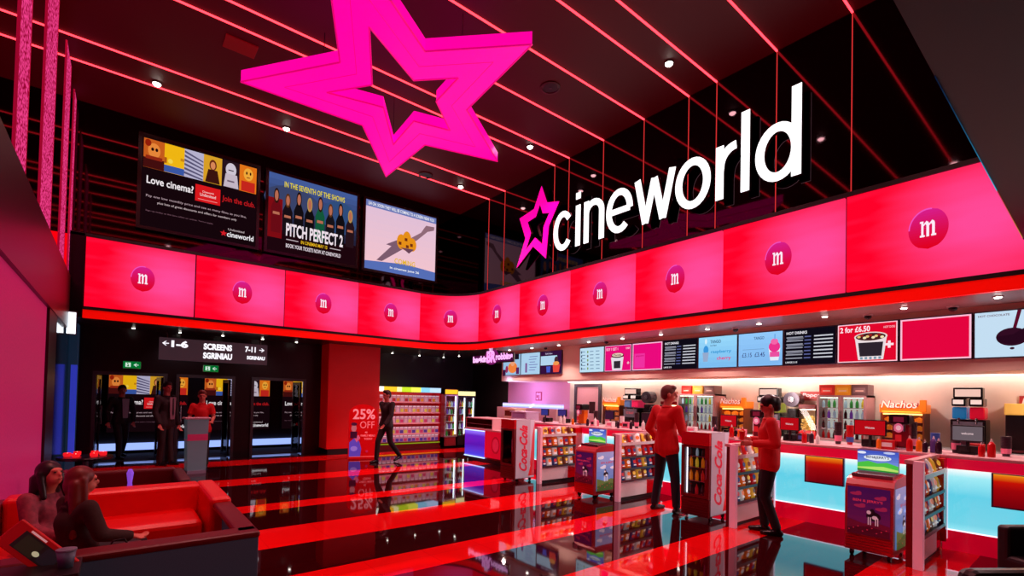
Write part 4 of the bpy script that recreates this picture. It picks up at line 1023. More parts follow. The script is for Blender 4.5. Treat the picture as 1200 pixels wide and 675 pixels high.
for i, (y, x, k, wh) in enumerate(spots):
    if k not in cused: cused.add(k); r = cups[k]
    else: r = dup(cups[k], (0,0,0))
    r.location = (x, y, Z0); r['label'] = f'{SN[k]} squeeze bottle {wh}, {ORD[i%8]} of the cluster'; r['group'] = 'squeeze bottles on the counter'
    s = .8+.3*((i*37)%10)/10; r.scale = (s,s,s)

# stacks of cups and small cartons crowding the worktop
CUPM = [mat('cup_%s'%n, c, rough=.35, emit=c, es=.1) for n, c in (('white',(235,225,225)),('dark',(50,22,34)),('red',(200,14,24)),('pink',(235,120,150)),('blue',(60,90,170)))]
CN = ['white','dark','red','pink','blue']; protoc = {}; protob = {}
CS = [(1.15,7.45,1,.30,'behind the grey till'),(1.33,7.45,4,.22,'left of the grey till'),(1.55,7.5,1,.34,'behind the dark red dispenser'),(2.2,7.5,2,.26,'left of the rightmost red till'),(2.32,7.45,1,.3,'left of the rightmost red till'),(3.12,7.5,3,.28,'behind the woman in red'),(3.42,7.5,0,.24,'left of the woman in red'),(4.05,7.45,1,.3,'behind the nearer cola fridge'),(4.9,7.5,1,.34,'left of the man in red'),(5.15,7.45,2,.28,'by the far red dispenser'),(5.6,7.5,1,.3,'by the dark till'),(5.9,7.45,0,.22,'by the dark till'),(6.3,7.5,3,.26,'by the farther dark till'),(6.6,7.5,1,.3,'by the farther dark till'),(7.05,7.5,0,.2,'by the slim dispenser'),(.75,7.5,1,.22,'right of the grey till')]
for i, (y, x, k, h, wh) in enumerate(CS):
    lb = f'{CN[k]} paper cup stack {wh}, {ORD[i]} stack'
    if k not in protoc:
        rr = thing('cup_stack', lb, 'cups', (x,y,Z0), 0, 'stacks of paper cups on the counter'); protoc[k] = rr
        prof = [(.03,0)]
        for q in range(9): prof += [(.04,.1+q*.015),(.044,.104+q*.015),(.044,.112+q*.015),(.04,.113+q*.015)]
        MB().lathe(prof, 14).build('cups', CUPM[k], rr); MB().lathe([(.041,.03),(.043,.09)], 14).build('printed_band', CUPM[(k+2)%5], rr)
    else: rr = dup(protoc[k], (x,y,Z0), None, lb)
    rr.scale = (1,1,h/.24)
BX = [(1.72,7.2,2,'by the dark red dispenser'),(2.72,7.4,1,'below the red till'),(3.62,7.45,3,'behind the cola fridge'),(4.35,7.3,0,'right of the man'),(4.68,7.35,3,'left of the man'),(5.75,7.4,3,'by the dark till'),(6.05,7.3,0,'near the farther rack'),(6.45,7.3,3,'near the farther rack'),(1.0,7.6,2,'behind the grey till')]
for i, (y, x, k, wh) in enumerate(BX):
    lb = f'small {CN[k]} counter carton {wh}, {ORD[i]} of the worktop cartons'
    if k not in protob:
        rr = thing('counter_carton', lb, 'box', (x,y,Z0), RB, 'small cartons on the counter'); protob[k] = rr
        MB().box(-.07,.07,-.05,.05,0,.11,bev=.004).build('carton', CUPM[k], rr); MB().box(-.05,.05,-.054,-.05,.03,.08).build('label_patch', CUPM[(k+3)%5], rr)
    else: rr = dup(protob[k], (x,y,Z0), None, lb)

def double_fridge(y0, y1, label, wh, top=.74):
    w = y1-y0; z = .972; h = top
    t = thing('drinks_fridge', label, 'fridge', (9.0,(y0+y1)/2,z), RB, 'glass fronted drinks fridges on the back counter')
    MB().box(-w/2,-w/2+.03,.03,.45,0,h).box(w/2-.03,w/2,.03,.45,0,h).box(-w/2,w/2,.03,.45,0,.03).box(-w/2,w/2,.03,.45,h-.03,h).box(-w/2,w/2,.42,.45,0,h).build('cabinet', mat('rosy_grey_steel', (190,140,140), rough=.35), t)
    MB().box(-w/2+.032,w/2-.032,.405,.418,.032,h-.032).build('lit_liner', mat('lit_liner', (225,225,220), emit=(225,235,225), es=.4), t)  # liner glows by itself to brighten the bottles
    for s in (-1,1):
        c = s*w/4; q = w/4-.004
        d = MB().ring([(c-q,.01),(c+q,.01),(c+q,h-.01),(c-q,h-.01)],[(c-q+.03,.04),(c+q-.03,.04),(c+q-.03,h-.04),(c-q+.03,h-.04)],.03).build('door', mat('rosy_grey_steel'), t)
        MB().box(c-q+.03,c+q-.03,.01,.014,.04,h-.04).build('glass', GLASS, d)
        MB().tube((c-s*(q-.012),-.015,.2),(c-s*(q-.012),-.015,.5),.006,n=8).build('handle', CHROME, d)
    MB().box(-w/2+.04,w/2-.04,.05,.07,h-.045,h-.032).build('inner_light', glow('fridge_top_light', (230,255,230), 5), t)
    for k in range(3): MB().box(-w/2+.03,w/2-.03,.06,.41,.19+.17*k,.196+.17*k).build('shelf', CHROME, t)
    n = int(w/.085)
    for k in range(4):
        for i in range(n):
            kk = [(1,1,0,1),(4,0,5,4),(4,6,0,4),(5,3,3,4)][k][(i*3+k)%4]
            bottle(kk, (9.11, (y0+y1)/2-(-w/2+.07+i*(w-.14)/(n-1)), z+[.03,.196,.366,.536][k]+.001), f'{DN[kk]} bottle in the {wh}, {["bottom","second","third","top"][k]} shelf, {ORD[i]} from left', 'bottles in the glass fronted fridges', .82)
double_fridge(4.9,5.72,'glass fronted drinks fridge behind the man in red','fridge behind the man')
double_fridge(2.43,3.12,'glass fronted drinks fridge right of the woman in red','fridge right of the woman')
def crate(y, c, label, w=.22):
    t = thing('drinks_box', label, 'box', (9.08,y,1.713), RB, 'coloured boxes stacked on the drinks fridges')
    MB().box(-w/2,w/2,0,.3,0,.17,bev=.004).build('carton', mat('carton_%d_%d'%(c[0],c[1]), c, rough=.5, emit=c, es=.1), t)
    a = Art(); a.rect(-w*.36,.04,w*.36,.12,tuple(min(255,v+40) for v in c)); a.rect(-w*.25,.06,w*.25,.08,(250,220,200)); a.build('print', PRINT, t, (0,-.001,0))
for y, c, lb in [(5.56,(220,35,20),'red box on top of the fridge behind the man in red'),(5.31,(240,160,20),'orange box on top of the fridge behind the man in red'),(5.06,(120,80,70),'brown box on top of the fridge behind the man in red'),(3.0,(215,40,20),'red box on top of the fridge right of the woman in red'),(2.77,(240,160,20),'orange box on top of the fridge right of the woman in red'),(2.54,(110,75,75),'brown box on top of the fridge right of the woman in red')]: crate(y, c, lb)

def nacho(y, w, label, h=.48):
    z = .972
    t = thing('nacho_warmer', label, 'food warmer', (9.05,y,z), RB, 'orange lit nacho warmers')
    NW = mat('nacho_brown', (130,60,30), rough=.4)
    MB().box(-w/2,-w/2+.02,0,.35,0,h).box(w/2-.02,w/2,0,.35,0,h).box(-w/2,w/2,.33,.35,0,h).box(-w/2,w/2,0,.35,0,.02).build('cabinet', NW, t)
    MB().box(-w/2-.01,w/2+.01,-.02,.36,h,h+.13,bev=.01).build('header', mat('nacho_orange', (240,110,20), rough=.4, emit=(240,120,20), es=.45), t)
    MB().box(w/2-.05,w/2+.03,-.03,.02,h+.02,h+.2,bev=.01).build('header_flame', mat('nacho_orange'), t)
    a = Art(); a.text('Nachos', -.02, h+.13, .12, (150,20,20), w=w*.86, bold=.06, slant=.2); a.text('Nachos', -.025, h+.132, .11, (250,205,190), w=w*.82, bold=.02, slant=.2); a.rect(-w*.45,h+.01,w*.45,h+.03,(255,200,60)); a.build('header_print', attr_print('printed_colours_bright', es=.5), t, (0,-.024,0))
    MB().box(-w/2+.03,w/2-.03,.02,.05,h-.025,h-.005).build('heat_lamp', glow('nacho_lamp', (255,190,90), 5), t)
    for k in range(3):
        MB().box(-w/2+.02,w/2-.02,.02,.33,.1+k*.12,.106+k*.12).build('shelf', CHROME, t)
    MB().box(-w/2+.02,w/2-.02,.0,.004,.02,h).build('glass', GLASS, t)
    CH = mat('nacho_tray_yellow', (240,150,50), rough=.5, emit=(245,130,30), es=.3)
    n = max(3, int(w/.12))
    for k in range(3):
        for i in range(n):
            o = MB().prism([(-.035,0),(.035,0),(.045,.05),(.0,.075),(-.045,.05)], .1).build('nacho_tray', CH)
            o.location = (9.11, y-(-w/2+.08+i*(w-.16)/(n-1)), z+.107+k*.12); o.rotation_euler = (0,0,RB)
            tag(o, f'yellow nacho tray in the {label}, {["bottom","middle","top"][k]} shelf, {ORD[i]} from left', 'food tray', 'nacho trays')
nacho(2.0,.52,'wide nacho warmer right of both fridges')
nacho(4.57,.46,'nacho warmer above the nearer cola fridge')
nacho(7.5,.5,'farther nacho warmer beside the doorway',.46)
for o in bpy.data.objects:
    if o.name.startswith('nacho_tray'):
        s = o['label']; s = s.replace('wide nacho warmer right of both fridges','wide warmer at right').replace('nacho warmer above the nearer cola fridge','warmer above the nearer cola fridge').replace('farther nacho warmer beside the doorway','warmer by the doorway'); o['label'] = s
# slush machines
def slush(y, w, label, c1=(30,120,180), c2=(215,20,50)):
    t = thing('slush_machine', label, 'slush machine', (9.02,y,.972), RB, 'slush drink machines')
    MB().box(-w/2,w/2,.04,.42,0,.42,bev=.015).build('base_cabinet', BLACKPL, t)
    a = Art(); a.rect(-w/2+.03,.2,w/2-.03,.39,(95,80,90)); a.text('ICE BLAST', 0,.3,.05,(200,80,90),w=w*.5); a.rect(-w/2+.04,.05,w/2-.04,.13,(60,20,30)); a.build('front_print', PRINT_LIT, t, (0,.035,0))
    for s, c in ((-1,c1),(1,c2)):
        MB().box(s*w/4-w*.21,s*w/4+w*.21,.06,.36,.425,.59,bev=.02).build('slush_tank', mat('slush_%d'%c[0], c, rough=.15, emit=c, es=.35), t)
        MB().box(s*w/4-w*.2,s*w/4+w*.2,.0,.3,.6,.71,bev=.015).build('lamp_box', BLACKPL, t)
        MB().box(s*w/4-w*.15,s*w/4+w*.15,-.006,.0,.63,.69).build('lit_window', glow('warm_window', (255,215,205), 1.0, 'NONE'), t)
        MB().tube((s*w/4,.03,.36),(s*w/4,.03,.44),.014,n=8).build('tap', CHROME, t)
    MB().box(-w*.42,w*.42,.04,.2,.71,.86,bev=.012).build('top_sign_box', BLACKPL, t)
    MB().box(-w*.36,w*.36,.032,.04,.735,.835).build('top_sign', glow('warm_window2', (255,205,190), .9, 'NONE'), t)
slush(1.28,.36,'slush machine with blue and red tanks, nearest the camera')
slush(3.92,.40,'slush machine with lit windows behind the head of the woman in red',(200,190,120),(170,180,60))
slush(6.95,.42,'slush machine with blue and pink tanks left of the man in red',(90,110,150),(225,40,90))
# round dark machines behind
def drum(y, label):
    t = thing('popcorn_kettle', label, 'popcorn machine', (9.2,y,.972), RB, 'round grey kettles')
    MB().box(-.08,.08,-.05,.2,0,.5,bev=.02).build('stand', BLACKPL, t)
    MB().tube((0,-.08,.66),(0,.15,.66),.13,n=24).build('kettle', mat('kettle_grey', (95,85,95), rough=.25, metal=.6), t)
    MB().tube((0,-.1,.66),(0,-.08,.66),.05,n=16).build('hub', CHROME, t)
drum(3.56,'round grey kettle right of the slush machine by the woman in red'); drum(6.57,'round grey kettle right of the pink slush machine')
# popcorn cabinets
def popcorn(y, w, label):
    t = thing('popcorn_cabinet', label, 'popcorn machine', (9.05,y,.972), RB, 'lit popcorn cabinets')
    MB().box(-w/2,w/2,0,.35,0,.14,bev=.01).build('base', RED, t)
    MB().box(-w/2,w/2,0,.35,.5,.58,bev=.01).build('roof', DKRED, t)
    for s in (-1,1): MB().box(s*w/2-.01,s*w/2+.01,0,.35,.14,.5).build('side_pane', GLASS, t)
    MB().box(-w/2,w/2,0,.004,.14,.5).build('front_pane', GLASS, t)
    MB().box(-w/2+.02,w/2-.02,.1,.14,.485,.498).build('lamp', glow('popcorn_lamp', (255,225,170), 9), t)
    bm = MB(); 
    for i in range(170):
        q = random.uniform(-w/2+.04,w/2-.04); yy = random.uniform(.03,.32); hh = .14+random.random()*(.24-.7*abs(q)*.6)
        bm.ell((q,yy,hh), (.02,.02,.017), seg=6, rings=4)
    p = bm.build('popcorn_heap', mat('popcorn', (255,225,140), rough=.7, emit=(255,200,90), es=.15), None, smooth=True)
    p.location = (9.05,y,.972); p.rotation_euler = (0,0,RB); tag(p, 'heap of yellow popcorn inside the '+label, 'popcorn', kind='stuff')
popcorn(3.28,.27,'lit popcorn cabinet behind the right till'); popcorn(5.95,.4,'lit popcorn cabinet left of the man in red'); 
def board(y, z, w, h, txt, c, label):
    t = thing('menu_header_board', label, 'sign', (9.44,y,z), RB)
    MB().box(-w/2,w/2,0,.04,0,h).build('board', mat('board_%d'%c[0], c, rough=.4), t)
    a = Art(); a.text(txt, 0, h*.55, h*.55, (250,205,205), w=w*.85, bold=.04, slant=.2); a.rect(-w*.4,h*.1,w*.4,h*.2,(120,30,30)); a.build('board_print', PRINT_LIT, t, (0,-.002,0))
board(3.3,1.62,.46,.16,'Popcorn',(205,60,50),'small red Popcorn board left of the fridge near the woman')
board(6.2,1.62,.4,.15,'Popcorn',(215,130,110),'small faded Popcorn board left of the man in red')
board(.62,1.55,.4,.18,'Nachos',(170,40,45),'red board cut off by the right frame edge')
# dark hot cabinet at far right
t = thing('hot_dog_cabinet', 'tall dark cabinet with yellow header at the right frame edge', 'cabinet', (9.02,.66,.972), RB)
MB().box(-.25,.25,0,.4,0,.5,bev=.01).build('cabinet', BLACKPL, t); MB().box(-.26,.26,-.02,.4,.5,.65,bev=.01).build('header', mat('yellow_header',(240,190,90),emit=(240,180,80),es=.4), t); MB().box(-.25,.25,-.02,.02,.02,.05).build('tray', CHROME, t)

# ================================================================== LOBBY SIDE
# hanging direction sign and exit signs
t = thing('direction_sign', 'long dark hanging sign reading screens with arrows, above the corridor doors', 'sign', (1.64,12.62,2.2), 0)
MB().box(-1.04,1.04,0,.06,0,.47).build('panel', mat('sign_dark_panel', (72,54,62), rough=.3, emit=(80,60,70), es=.35), t)
a = Art()
WC = (250,246,255)
def arrow(a, cx, cz, s, d, c=WC):
    a.poly([(cx-d*s,cz),(cx-d*s*.0,cz+s*.8),(cx+d*s*.35,cz+s*.8),(cx-d*s*.3,cz+s*.16),(cx+d*s,cz+s*.16),(cx+d*s,cz-s*.16),(cx-d*s*.3,cz-s*.16),(cx+d*s*.35,cz-s*.8),(cx-d*s*.0,cz-s*.8)] if d > 0 else [(cx-d*s,cz),(cx,cz+s*.8),(cx+d*s*.35,cz+s*.8),(cx-d*s*.3,cz+s*.16),(cx+d*s,cz+s*.16),(cx+d*s,cz-s*.16),(cx-d*s*.3,cz-s*.16),(cx+d*s*.35,cz-s*.8),(cx,cz-s*.8)], c)
arrow(a, -.93, .35, .06, 1); a.text('1-6', -.68, .35, .15, WC, w=.3, bold=.05)
a.text('SCREENS', .03, .34, .14, WC, w=.55, bold=.05); a.text('SGRINIAU', .03, .14, .14, WC, w=.56, bold=.05)
a.text('7-11', .68, .34, .13, WC, w=.22, bold=.04); arrow(a, .92, .34, .055, -1)
a.text('SGRINIAU', .8, .15, .085, WC, w=.38, bold=.05)
a.build('sign_text', attr_glow('sign_pixels', 1.15), t, (0,-.002,0))
for x in (-.9,.9): MB().tube((x,.03,.47),(x,.03,.64),.006,n=6).build('hanging_rod', CHROME, t)
for i, (x0, lb) in enumerate([(.02,'green exit sign with arrow above the left corridor door'),(1.46,'green exit sign with arrow above the middle corridor door')]):
    t = thing('exit_sign', lb, 'sign', (x0+.15,13.12,2.0), 0, 'green emergency exit signs')
    MB().box(-.15,.15,0,.06,0,.15).build('case', WHITE, t)
    a = Art(); a.rect(-.148,.002,.148,.148,(0,120,50)); a.rect(-.11,.03,-.02,.12,(225,255,235)); a.ell(-.07,.1,.012,.014,(0,120,50)); a.poly([(-.09,.04),(-.06,.085),(-.045,.04)],(0,120,50)); arrow(a,.07,.075,.045,1,(225,255,235))
    a.build('pictogram', attr_glow('exit_pixels', .8), t, (0,-.002,0))

# doors in the corridor wall
DG = mat('dark_steel_door_frame', (74,80,84), rough=.3, metal=.3)
for n, (x0, x1) in enumerate(D):
    f = MB().ring([(x0,0),(x1,0),(x1,1.92),(x0,1.92)],[(x0+.06,.0),(x1-.06,.0),(x1-.06,1.85),(x0+.06,1.85)],.08,off=-.04).build(f'door_{n+1}', DG)
    f.location = (0,13.2,0); struct(f)
    # opened leaves, standing into the corridor
    for s, xx in ((1,x0+.07),(-1,x1-.07)):
        lf = MB().ring([(0,.02),(.5,.02),(.5,1.84),(0,1.84)],[(.06,.1),(.44,.1),(.44,1.76),(.06,1.76)],.04).build('door_leaf', mat('dark_door_leaf',(30,24,28),rough=.25), f)
        lf.location = (xx,.1,0); lf.rotation_euler = (0,0,PI/2-(.12*s))
        MB().box(.06,.44,.015,.02,.1,1.76).build('pane', GLASS, lf)
        MB().tube((.4,-.03,.8),(.4,-.03,1.2),.011,n=8).build('pull_handle', CHROME, lf)
# corridor posters and blue light line
for i, x in enumerate((.56,2.5,4.43)):
    t = thing('corridor_poster', f'backlit cinema club poster in the corridor behind the {["left","middle","right"][i]} door', 'poster', (x,15.04,.52), 0, 'backlit posters in the corridor')
    MB().box(-.82,.82,0,.05,-.02,1.42).build('frame', BLACK, t)
    a = Art(); ad_love(a, 1.6, 1.4); a.build('print', attr_glow('corridor_pixels', .75), t, (0,-.002,0))
t = thing('corridor_light_line', 'blue white light line low along the corridor wall', 'light strip', (2.3,15.0,.08), 0)
MB().box(-2.72,2.75,0,.05,0,.17).build('diffuser', glow('corridor_blue', (150,175,255), 1.25), t)
MB().box(-2.74,2.77,.0,.09,-.03,0).build('rail', BLACK, t)
spot('corridor_light', (1.6,14.2,2.7), 7, (.5,.55,1), 2.6, .8, .1)
# pillar and lit sign by the left wall
t = thing('blue_grey_pillar', 'tall blue grey metal post at the far left corner', 'post', (-.735,12.7,0), 0)
MB().box(-.06,.07,-.2,.2,0,2.8,bev=.01).build('shaft', mat('blue_grey_metal', (50,84,108), rough=.3, metal=.4, emit=(30,60,90), es=.25), t)
MB().box(-.02,.075,-.21,-.19,.3,2.0).build('edge_light', mat('blue_edge', (60,80,190), emit=(50,70,220), es=.5), t)
t = thing('lit_box_sign', 'small bright white lit box high at the left corner', 'sign', (-.74,11.66,2.5), 0)
MB().box(-.05,.09,-.03,.03,0,.42,bev=.01).build('case', mat('grey_case',(90,90,100)), t)
MB().box(-.04,.08,-.034,-.029,.02,.4).build('lit_face', glow('white_lit_face', (235,245,255), 2.2), t)

# 25% off standing sign
t = thing('standing_sign', 'red rounded 25% off standee in front of the red column', 'standing sign', (4.60,11.45,0), -.25)
pf = [(-.33,0),(.33,0),(.33,1.08)]+[(.33*math.cos(q*PI/12), 1.08+.24*math.sin(q*PI/12)) for q in range(1,12)]+[(-.33,1.08)]
MB().prism(pf, .03).build('board', mat('standee_red', (225,8,14), rough=.35, emit=(225,0,10), es=.3), t)
MB().box(-.3,.3,.03,.3,0,.02).build('foot', BLACK, t)
a = Art(); a.text('25%', .02, 1.08, .25, (250,150,160), w=.52, bold=.02); a.text('OFF', .1, .82, .17, (245,120,130), w=.34, bold=.0)
a.text('ALL', .08,.64,.04,(250,150,160),w=.06); a.text('FAMILY MEALS', .12,.56,.05,(245,120,130),w=.34); a.text('TODAY', .13,.48,.05,(245,120,130),w=.2)
a.poly([(-.31,.06),(-.05,.06),(-.03,.25),(-.08,.42),(-.2,.5),(-.31,.4)], (95,70,190)); a.poly([(-.14,.4),(-.06,.5),(-.1,.58),(-.2,.5)], (210,90,130)); a.ell(-.21,.74,.06,.09,(190,110,120)); a.poly([(-.29,.5),(-.14,.5),(-.13,.66),(-.29,.66)], (60,10,40)); a.ell(-.21,.84,.07,.04,(70,20,50)); a.ell(-.2,.25,.08,.06,(150,120,220)); a.rect(-.3,.05,.3,.06,(250,120,120)); a.ell(.1,.18,.03,.03,(190,30,80))
a.build('print', attr_print('printed_colours_standee', es=.55), t, (0,-.002,0))

# sweets wall
t = thing('pick_and_mix_wall', 'red pick and mix wall with lit coloured header behind the walking man', 'shelving unit', (6.65,13.0,0), 0)
w = 1.0
SW = mat('sweets_red', (190,16,26), rough=.3, emit=(190,10,20), es=.2)
MB().box(-w-.05,w,.42,.47,0,1.66).build('back_panel', SW, t)
for s in (-1,1): MB().box(s*w-.03,s*w+.03,0,.45,0,1.68).build('side_panel', SW, t)
MB().box(-w,w,0,.45,0,.2).build('base', DKRED, t)
cols = [(255,250,240),(255,190,40),(255,240,170),(190,215,40),(235,240,80),(130,200,235),(180,210,250)]
xs_ = [-1.,-.85,-.45,-.3,.0,.32,.62,1.0]
for i, c in enumerate(cols):
    MB().box(xs_[i]+.005,xs_[i+1]-.005,-.02,.2,1.66,1.8).build('header_light', glow('header_%d'%i, c, 1.3, 'NONE'), t)
MB().box(-w,w,-.02,.0,.14,.17).build('lower_light', glow('lower_green', (150,170,30), .7, 'NONE'), t)
for k in range(4):
    MB().box(-w,w,.02,.44,.42+k*.31,.44+k*.31).build('shelf', CHROME, t)
    MB().box(-w,w,.0,.02,.41+k*.31,.45+k*.31).build('shelf_edge', mat('price_edge', (230,150,160), emit=(230,130,150), es=.3), t)
SWC = [(225,60,120),(240,150,40),(120,70,180),(240,220,90),(200,30,40),(90,60,170),(245,190,210),(80,150,70)]
SWN = ['pink','orange','violet','yellow','red','indigo','pale pink','green']
bins = []
CB = mat('clear_bin', (225,190,205), rough=.15, emit=(225,170,200), es=.12)
for c in SWC:
    r = thing('sweets_bin','x','sweets bin',(0,0,-50))
    MB().prism([(-.055,0),(.055,0),(.055,.15),(.04,.19),(-.04,.19),(-.055,.15)], .2).build('bin', CB, r)
    MB().box(-.048,.048,-.006,.0,.01,.10).build('sweets', mat('sweets_%d_%d'%(c[0],c[1]), c, rough=.5, emit=c, es=.25, noise=.8, nscale=60), r)
    MB().box(-.05,.05,-.012,.0,.16,.185).build('lid', mat('lid_white', (240,225,235), emit=(240,220,235), es=.4), r)
    bins.append(r)
bu = set()
for k in range(5):
    for i in range(15):
        c = (i*5+k*3+(i//3))%8
        if c not in bu: bu.add(c); r = bins[c]
        else: r = dup(bins[c], (0,0,0))
        r.location = (6.65-w+.1+i*.13, 13.05, [.205,.445,.755,1.065,1.375][k])
        r['label'] = f'clear bin of {SWN[c]} sweets, {["bottom","second","middle","fourth","top"][k]} shelf of sweets wall, {ORD[i]} from left'; r['group'] = 'bins of the pick and mix wall'
def tall_fridge(x, y, w, h, label, hc, doors=1):
    t = thing('upright_fridge', label, 'fridge', (x,y,0), 0, 'upright drinks fridges by the sweets wall')
    body = mat('upright_red', (150,30,40), rough=.3) if doors == 1 else mat('upright_black', (30,20,28), rough=.3)
    MB().box(-w/2,-w/2+.03,.04,.6,.05,h).box(w/2-.03,w/2,.04,.6,.05,h).box(-w/2,w/2,.57,.6,.05,h).box(-w/2,w/2,.04,.6,.05,.32).box(-w/2,w/2,.04,.6,h-.16,h).build('cabinet', body, t)
    MB().box(-w/2+.02,w/2-.02,.0,.04,h-.15,h-.02).build('header', mat('header_%s'%doors, hc, emit=hc, es=.5), t)
    for j in range(doors):
        dw = w/doors; c = -w/2+dw*(j+.5)
        d = MB().ring([(c-dw/2+.005,.32),(c+dw/2-.005,.32),(c+dw/2-.005,h-.17),(c-dw/2+.005,h-.17)],[(c-dw/2+.04,.36),(c+dw/2-.04,.36),(c+dw/2-.04,h-.21),(c-dw/2+.04,h-.21)],.04).build('door', CHROME if doors == 1 else body, t)
        MB().box(c-dw/2+.04,c+dw/2-.04,.015,.02,.36,h-.21).build('glass', GLASS, d)
        MB().tube((c-dw/2+.03,-.03,.8),(c-dw/2+.03,-.03,1.1),.01,n=8).build('handle', CHROME, d)
        MB().box(c+dw/2-.06,c+dw/2-.045,.05,.08,.4,h-.22).build('inner_light', glow('upright_inner', (225,245,250), 3.5, 'NONE'), t)
    for k in range(5):
        z = .34+k*.225
        MB().box(-w/2+.03,w/2-.03,.06,.55,z-.008,z).build('shelf', mat('shelf_white', (220,225,225), emit=(215,230,230), es=.25), t)
        n = int(w/.09)
        for i in range(n): bottle([4,5,3,4,0,6,1][(i*2+k)%7], (x-w/2+.075+i*(w-.15)/max(1,n-1), y+.12, z+.001), f'bottle in the {label.split(",")[0]}, {["bottom","second","middle","fourth","top"][k]} shelf, {ORD[i]}', 'bottles in the upright fridges', 1.1)
tall_fridge(7.88, 12.72, .46, 1.78, 'upright red fridge, right of the sweets wall', (200,60,80))
tall_fridge(8.46, 12.75, .66, 1.74, 'upright black double fridge, farthest behind violet counter', (235,230,215), 2)

# ticket podium
t = thing('ticket_podium', 'grey ticket podium with pink band in front of the woman in red', 'podium', (1.14,10.95,0), .1)
PG = mat('podium_grey', (120,140,150), rough=.35, emit=(90,120,130), es=.15)
MB().prism([(-.15,.06),(.15,.06),(.175,1.02),(-.175,1.02)], .26, off=-.13).build('column', PG, t)
MB().box(-.165,.165,-.137,.135,.62,.74).build('pink_band', mat('podium_pink', (190,50,90), rough=.4, emit=(190,40,90), es=.2), t)
MB().box(-.21,.21,-.17,.17,1.02,1.05,bev=.008).build('top', mat('podium_top', (205,175,190), rough=.3), t)
MB().box(-.15,.15,-.14,.14,0,.06).build('base', mat('podium_base', (165,165,185), rough=.3), t)

# sofas ------------------------------------------------------------
def cushion(mb, *a, bev=.03): return mb.box(*a, bev=bev)
t = thing('booth_sofa', 'U-shaped red leather booth with charcoal outer back where two women sit', 'sofa', (-.08,3.7,0), 0)
CH2 = mat('charcoal_outer', (66,76,90), rough=.8, noise=.5, nscale=150, emit=(40,46,60), es=.18)  # faint glow in the fabric stands in for light on the outer back
cushion(MB(), -.70,.85,0,.07,.05,.56,bev=.008).build('outer_back_panel', CH2, t)
cushion(MB(), -.70,.86,-.005,.17,.55,.60,bev=.02).build('near_top_rim', SOFADARK, t)
cushion(MB(), -.66,.76,.08,.22,.2,.56).build('near_backrest', SOFARED, t)
cushion(MB(), -.30,.72,.2,.65,.15,.36,bev=.04).build('near_seat', SOFARED, t)
cushion(MB(), .79,.86,.05,1.15,.05,.57,bev=.008).build('outer_side_panel', CH2, t)
cushion(MB(), .72,.86,.05,1.15,.55,.60,bev=.02).build('side_top_rim', SOFADARK, t)
cushion(MB(), -.66,-.12,.62,1.7,.15,.34,bev=.04).build('left_seat', SOFARED, t)
cushion(MB(), -.70,-.64,.1,2.2,.1,.60,bev=.02).build('left_backrest', SOFADARK, t)
cushion(MB(), -.12,.68,1.35,1.95,.12,.42,bev=.05).build('far_seat', SOFARED, t)
cushion(MB(), -.64,.72,1.92,2.18,.2,.64,bev=.035).build('far_backrest', SOFARED, t)
cushion(MB(), .70,.86,1.12,2.18,.08,.64,bev=.035).build('far_arm', SOFARED, t)
MB().box(-.6,.7,.1,2.1,0,.06).build('plinth', BLACK, t)
t = thing('dark_sofa', 'dark red low sofa behind the bright red booth', 'sofa', (.13,6.6,0), 0)
cushion(MB(), -.85,.42,.0,.5,.15,.36,bev=.04).build('seat', SOFADARK, t)
cushion(MB(), -.85,.42,.5,.66,.15,.62,bev=.03).build('backrest', SOFADARK, t)
cushion(MB(), .38,.50,-.3,.66,.1,.60,bev=.03).build('arm', mat('dark_sofa_arm', (60,4,8), rough=.5), t)
MB().box(-.8,.42,.0,.6,0,.12).build('plinth', BLACK, t)
spot('booth_fill_spot', (.1,4.2,ZC-.1), 520, (1,.22,.2), .6, .8, .05, (.2,5.1,.4))  # added red spot without a fitting, brightens the booth
# table with red candles
t = thing('round_table', 'round dark table with red candle bowls behind the dark sofa', 'table', (-.36,9.1,0), 0)
MB().lathe([(.0,.56),(.3,.56),(.31,.58),(.3,.6),(.0,.6)], 28).build('tabletop', BLACKPL, t, smooth=False)
MB().lathe([(.04,.03),(.035,.56)], 14).build('pedestal', DKGREY, t); MB().lathe([(.2,0),(.2,.015),(.05,.03)], 20).build('foot', DKGREY, t)
for i in range(6):
    q = i*PI/3
    t = thing('candle_glass', f'small red glowing glass on the round dark table, {ORD[i]} around the rim', 'candle', (-.36+.19*math.cos(q),9.1+.17*math.sin(q),.60), 0, 'red glasses on the round table')
    MB().lathe([(.03,0),(.042,.01),(.045,.05),(.04,.055),(.035,.012)], 12).build('glass_cup', mat('red_glass', (220,20,30), rough=.1, emit=(255,30,40), es=.7), t)
    MB().lathe([(.012,.012),(.012,.04),(.002,.055)], 8).build('wick_flame', glow('flame', (255,200,170), 4, 'NONE'), t)
t = thing('violet_drink_glass', 'tall violet lit glass on the ledge behind the red booth', 'glass', (.10,6.3,0), 0)
MB().lathe([(.09,.0),(.09,.02),(.02,.03),(.02,.46),(.1,.48),(.1,.5)], 16).build('stand', BLACKPL, t)
MB().lathe([(.02,.5),(.03,.52),(.018,.6),(.03,.7),(.015,.74)], 12).build('vase', mat('violet_vase', (120,80,220), rough=.1, emit=(130,80,230), es=.6), t, smooth=True)
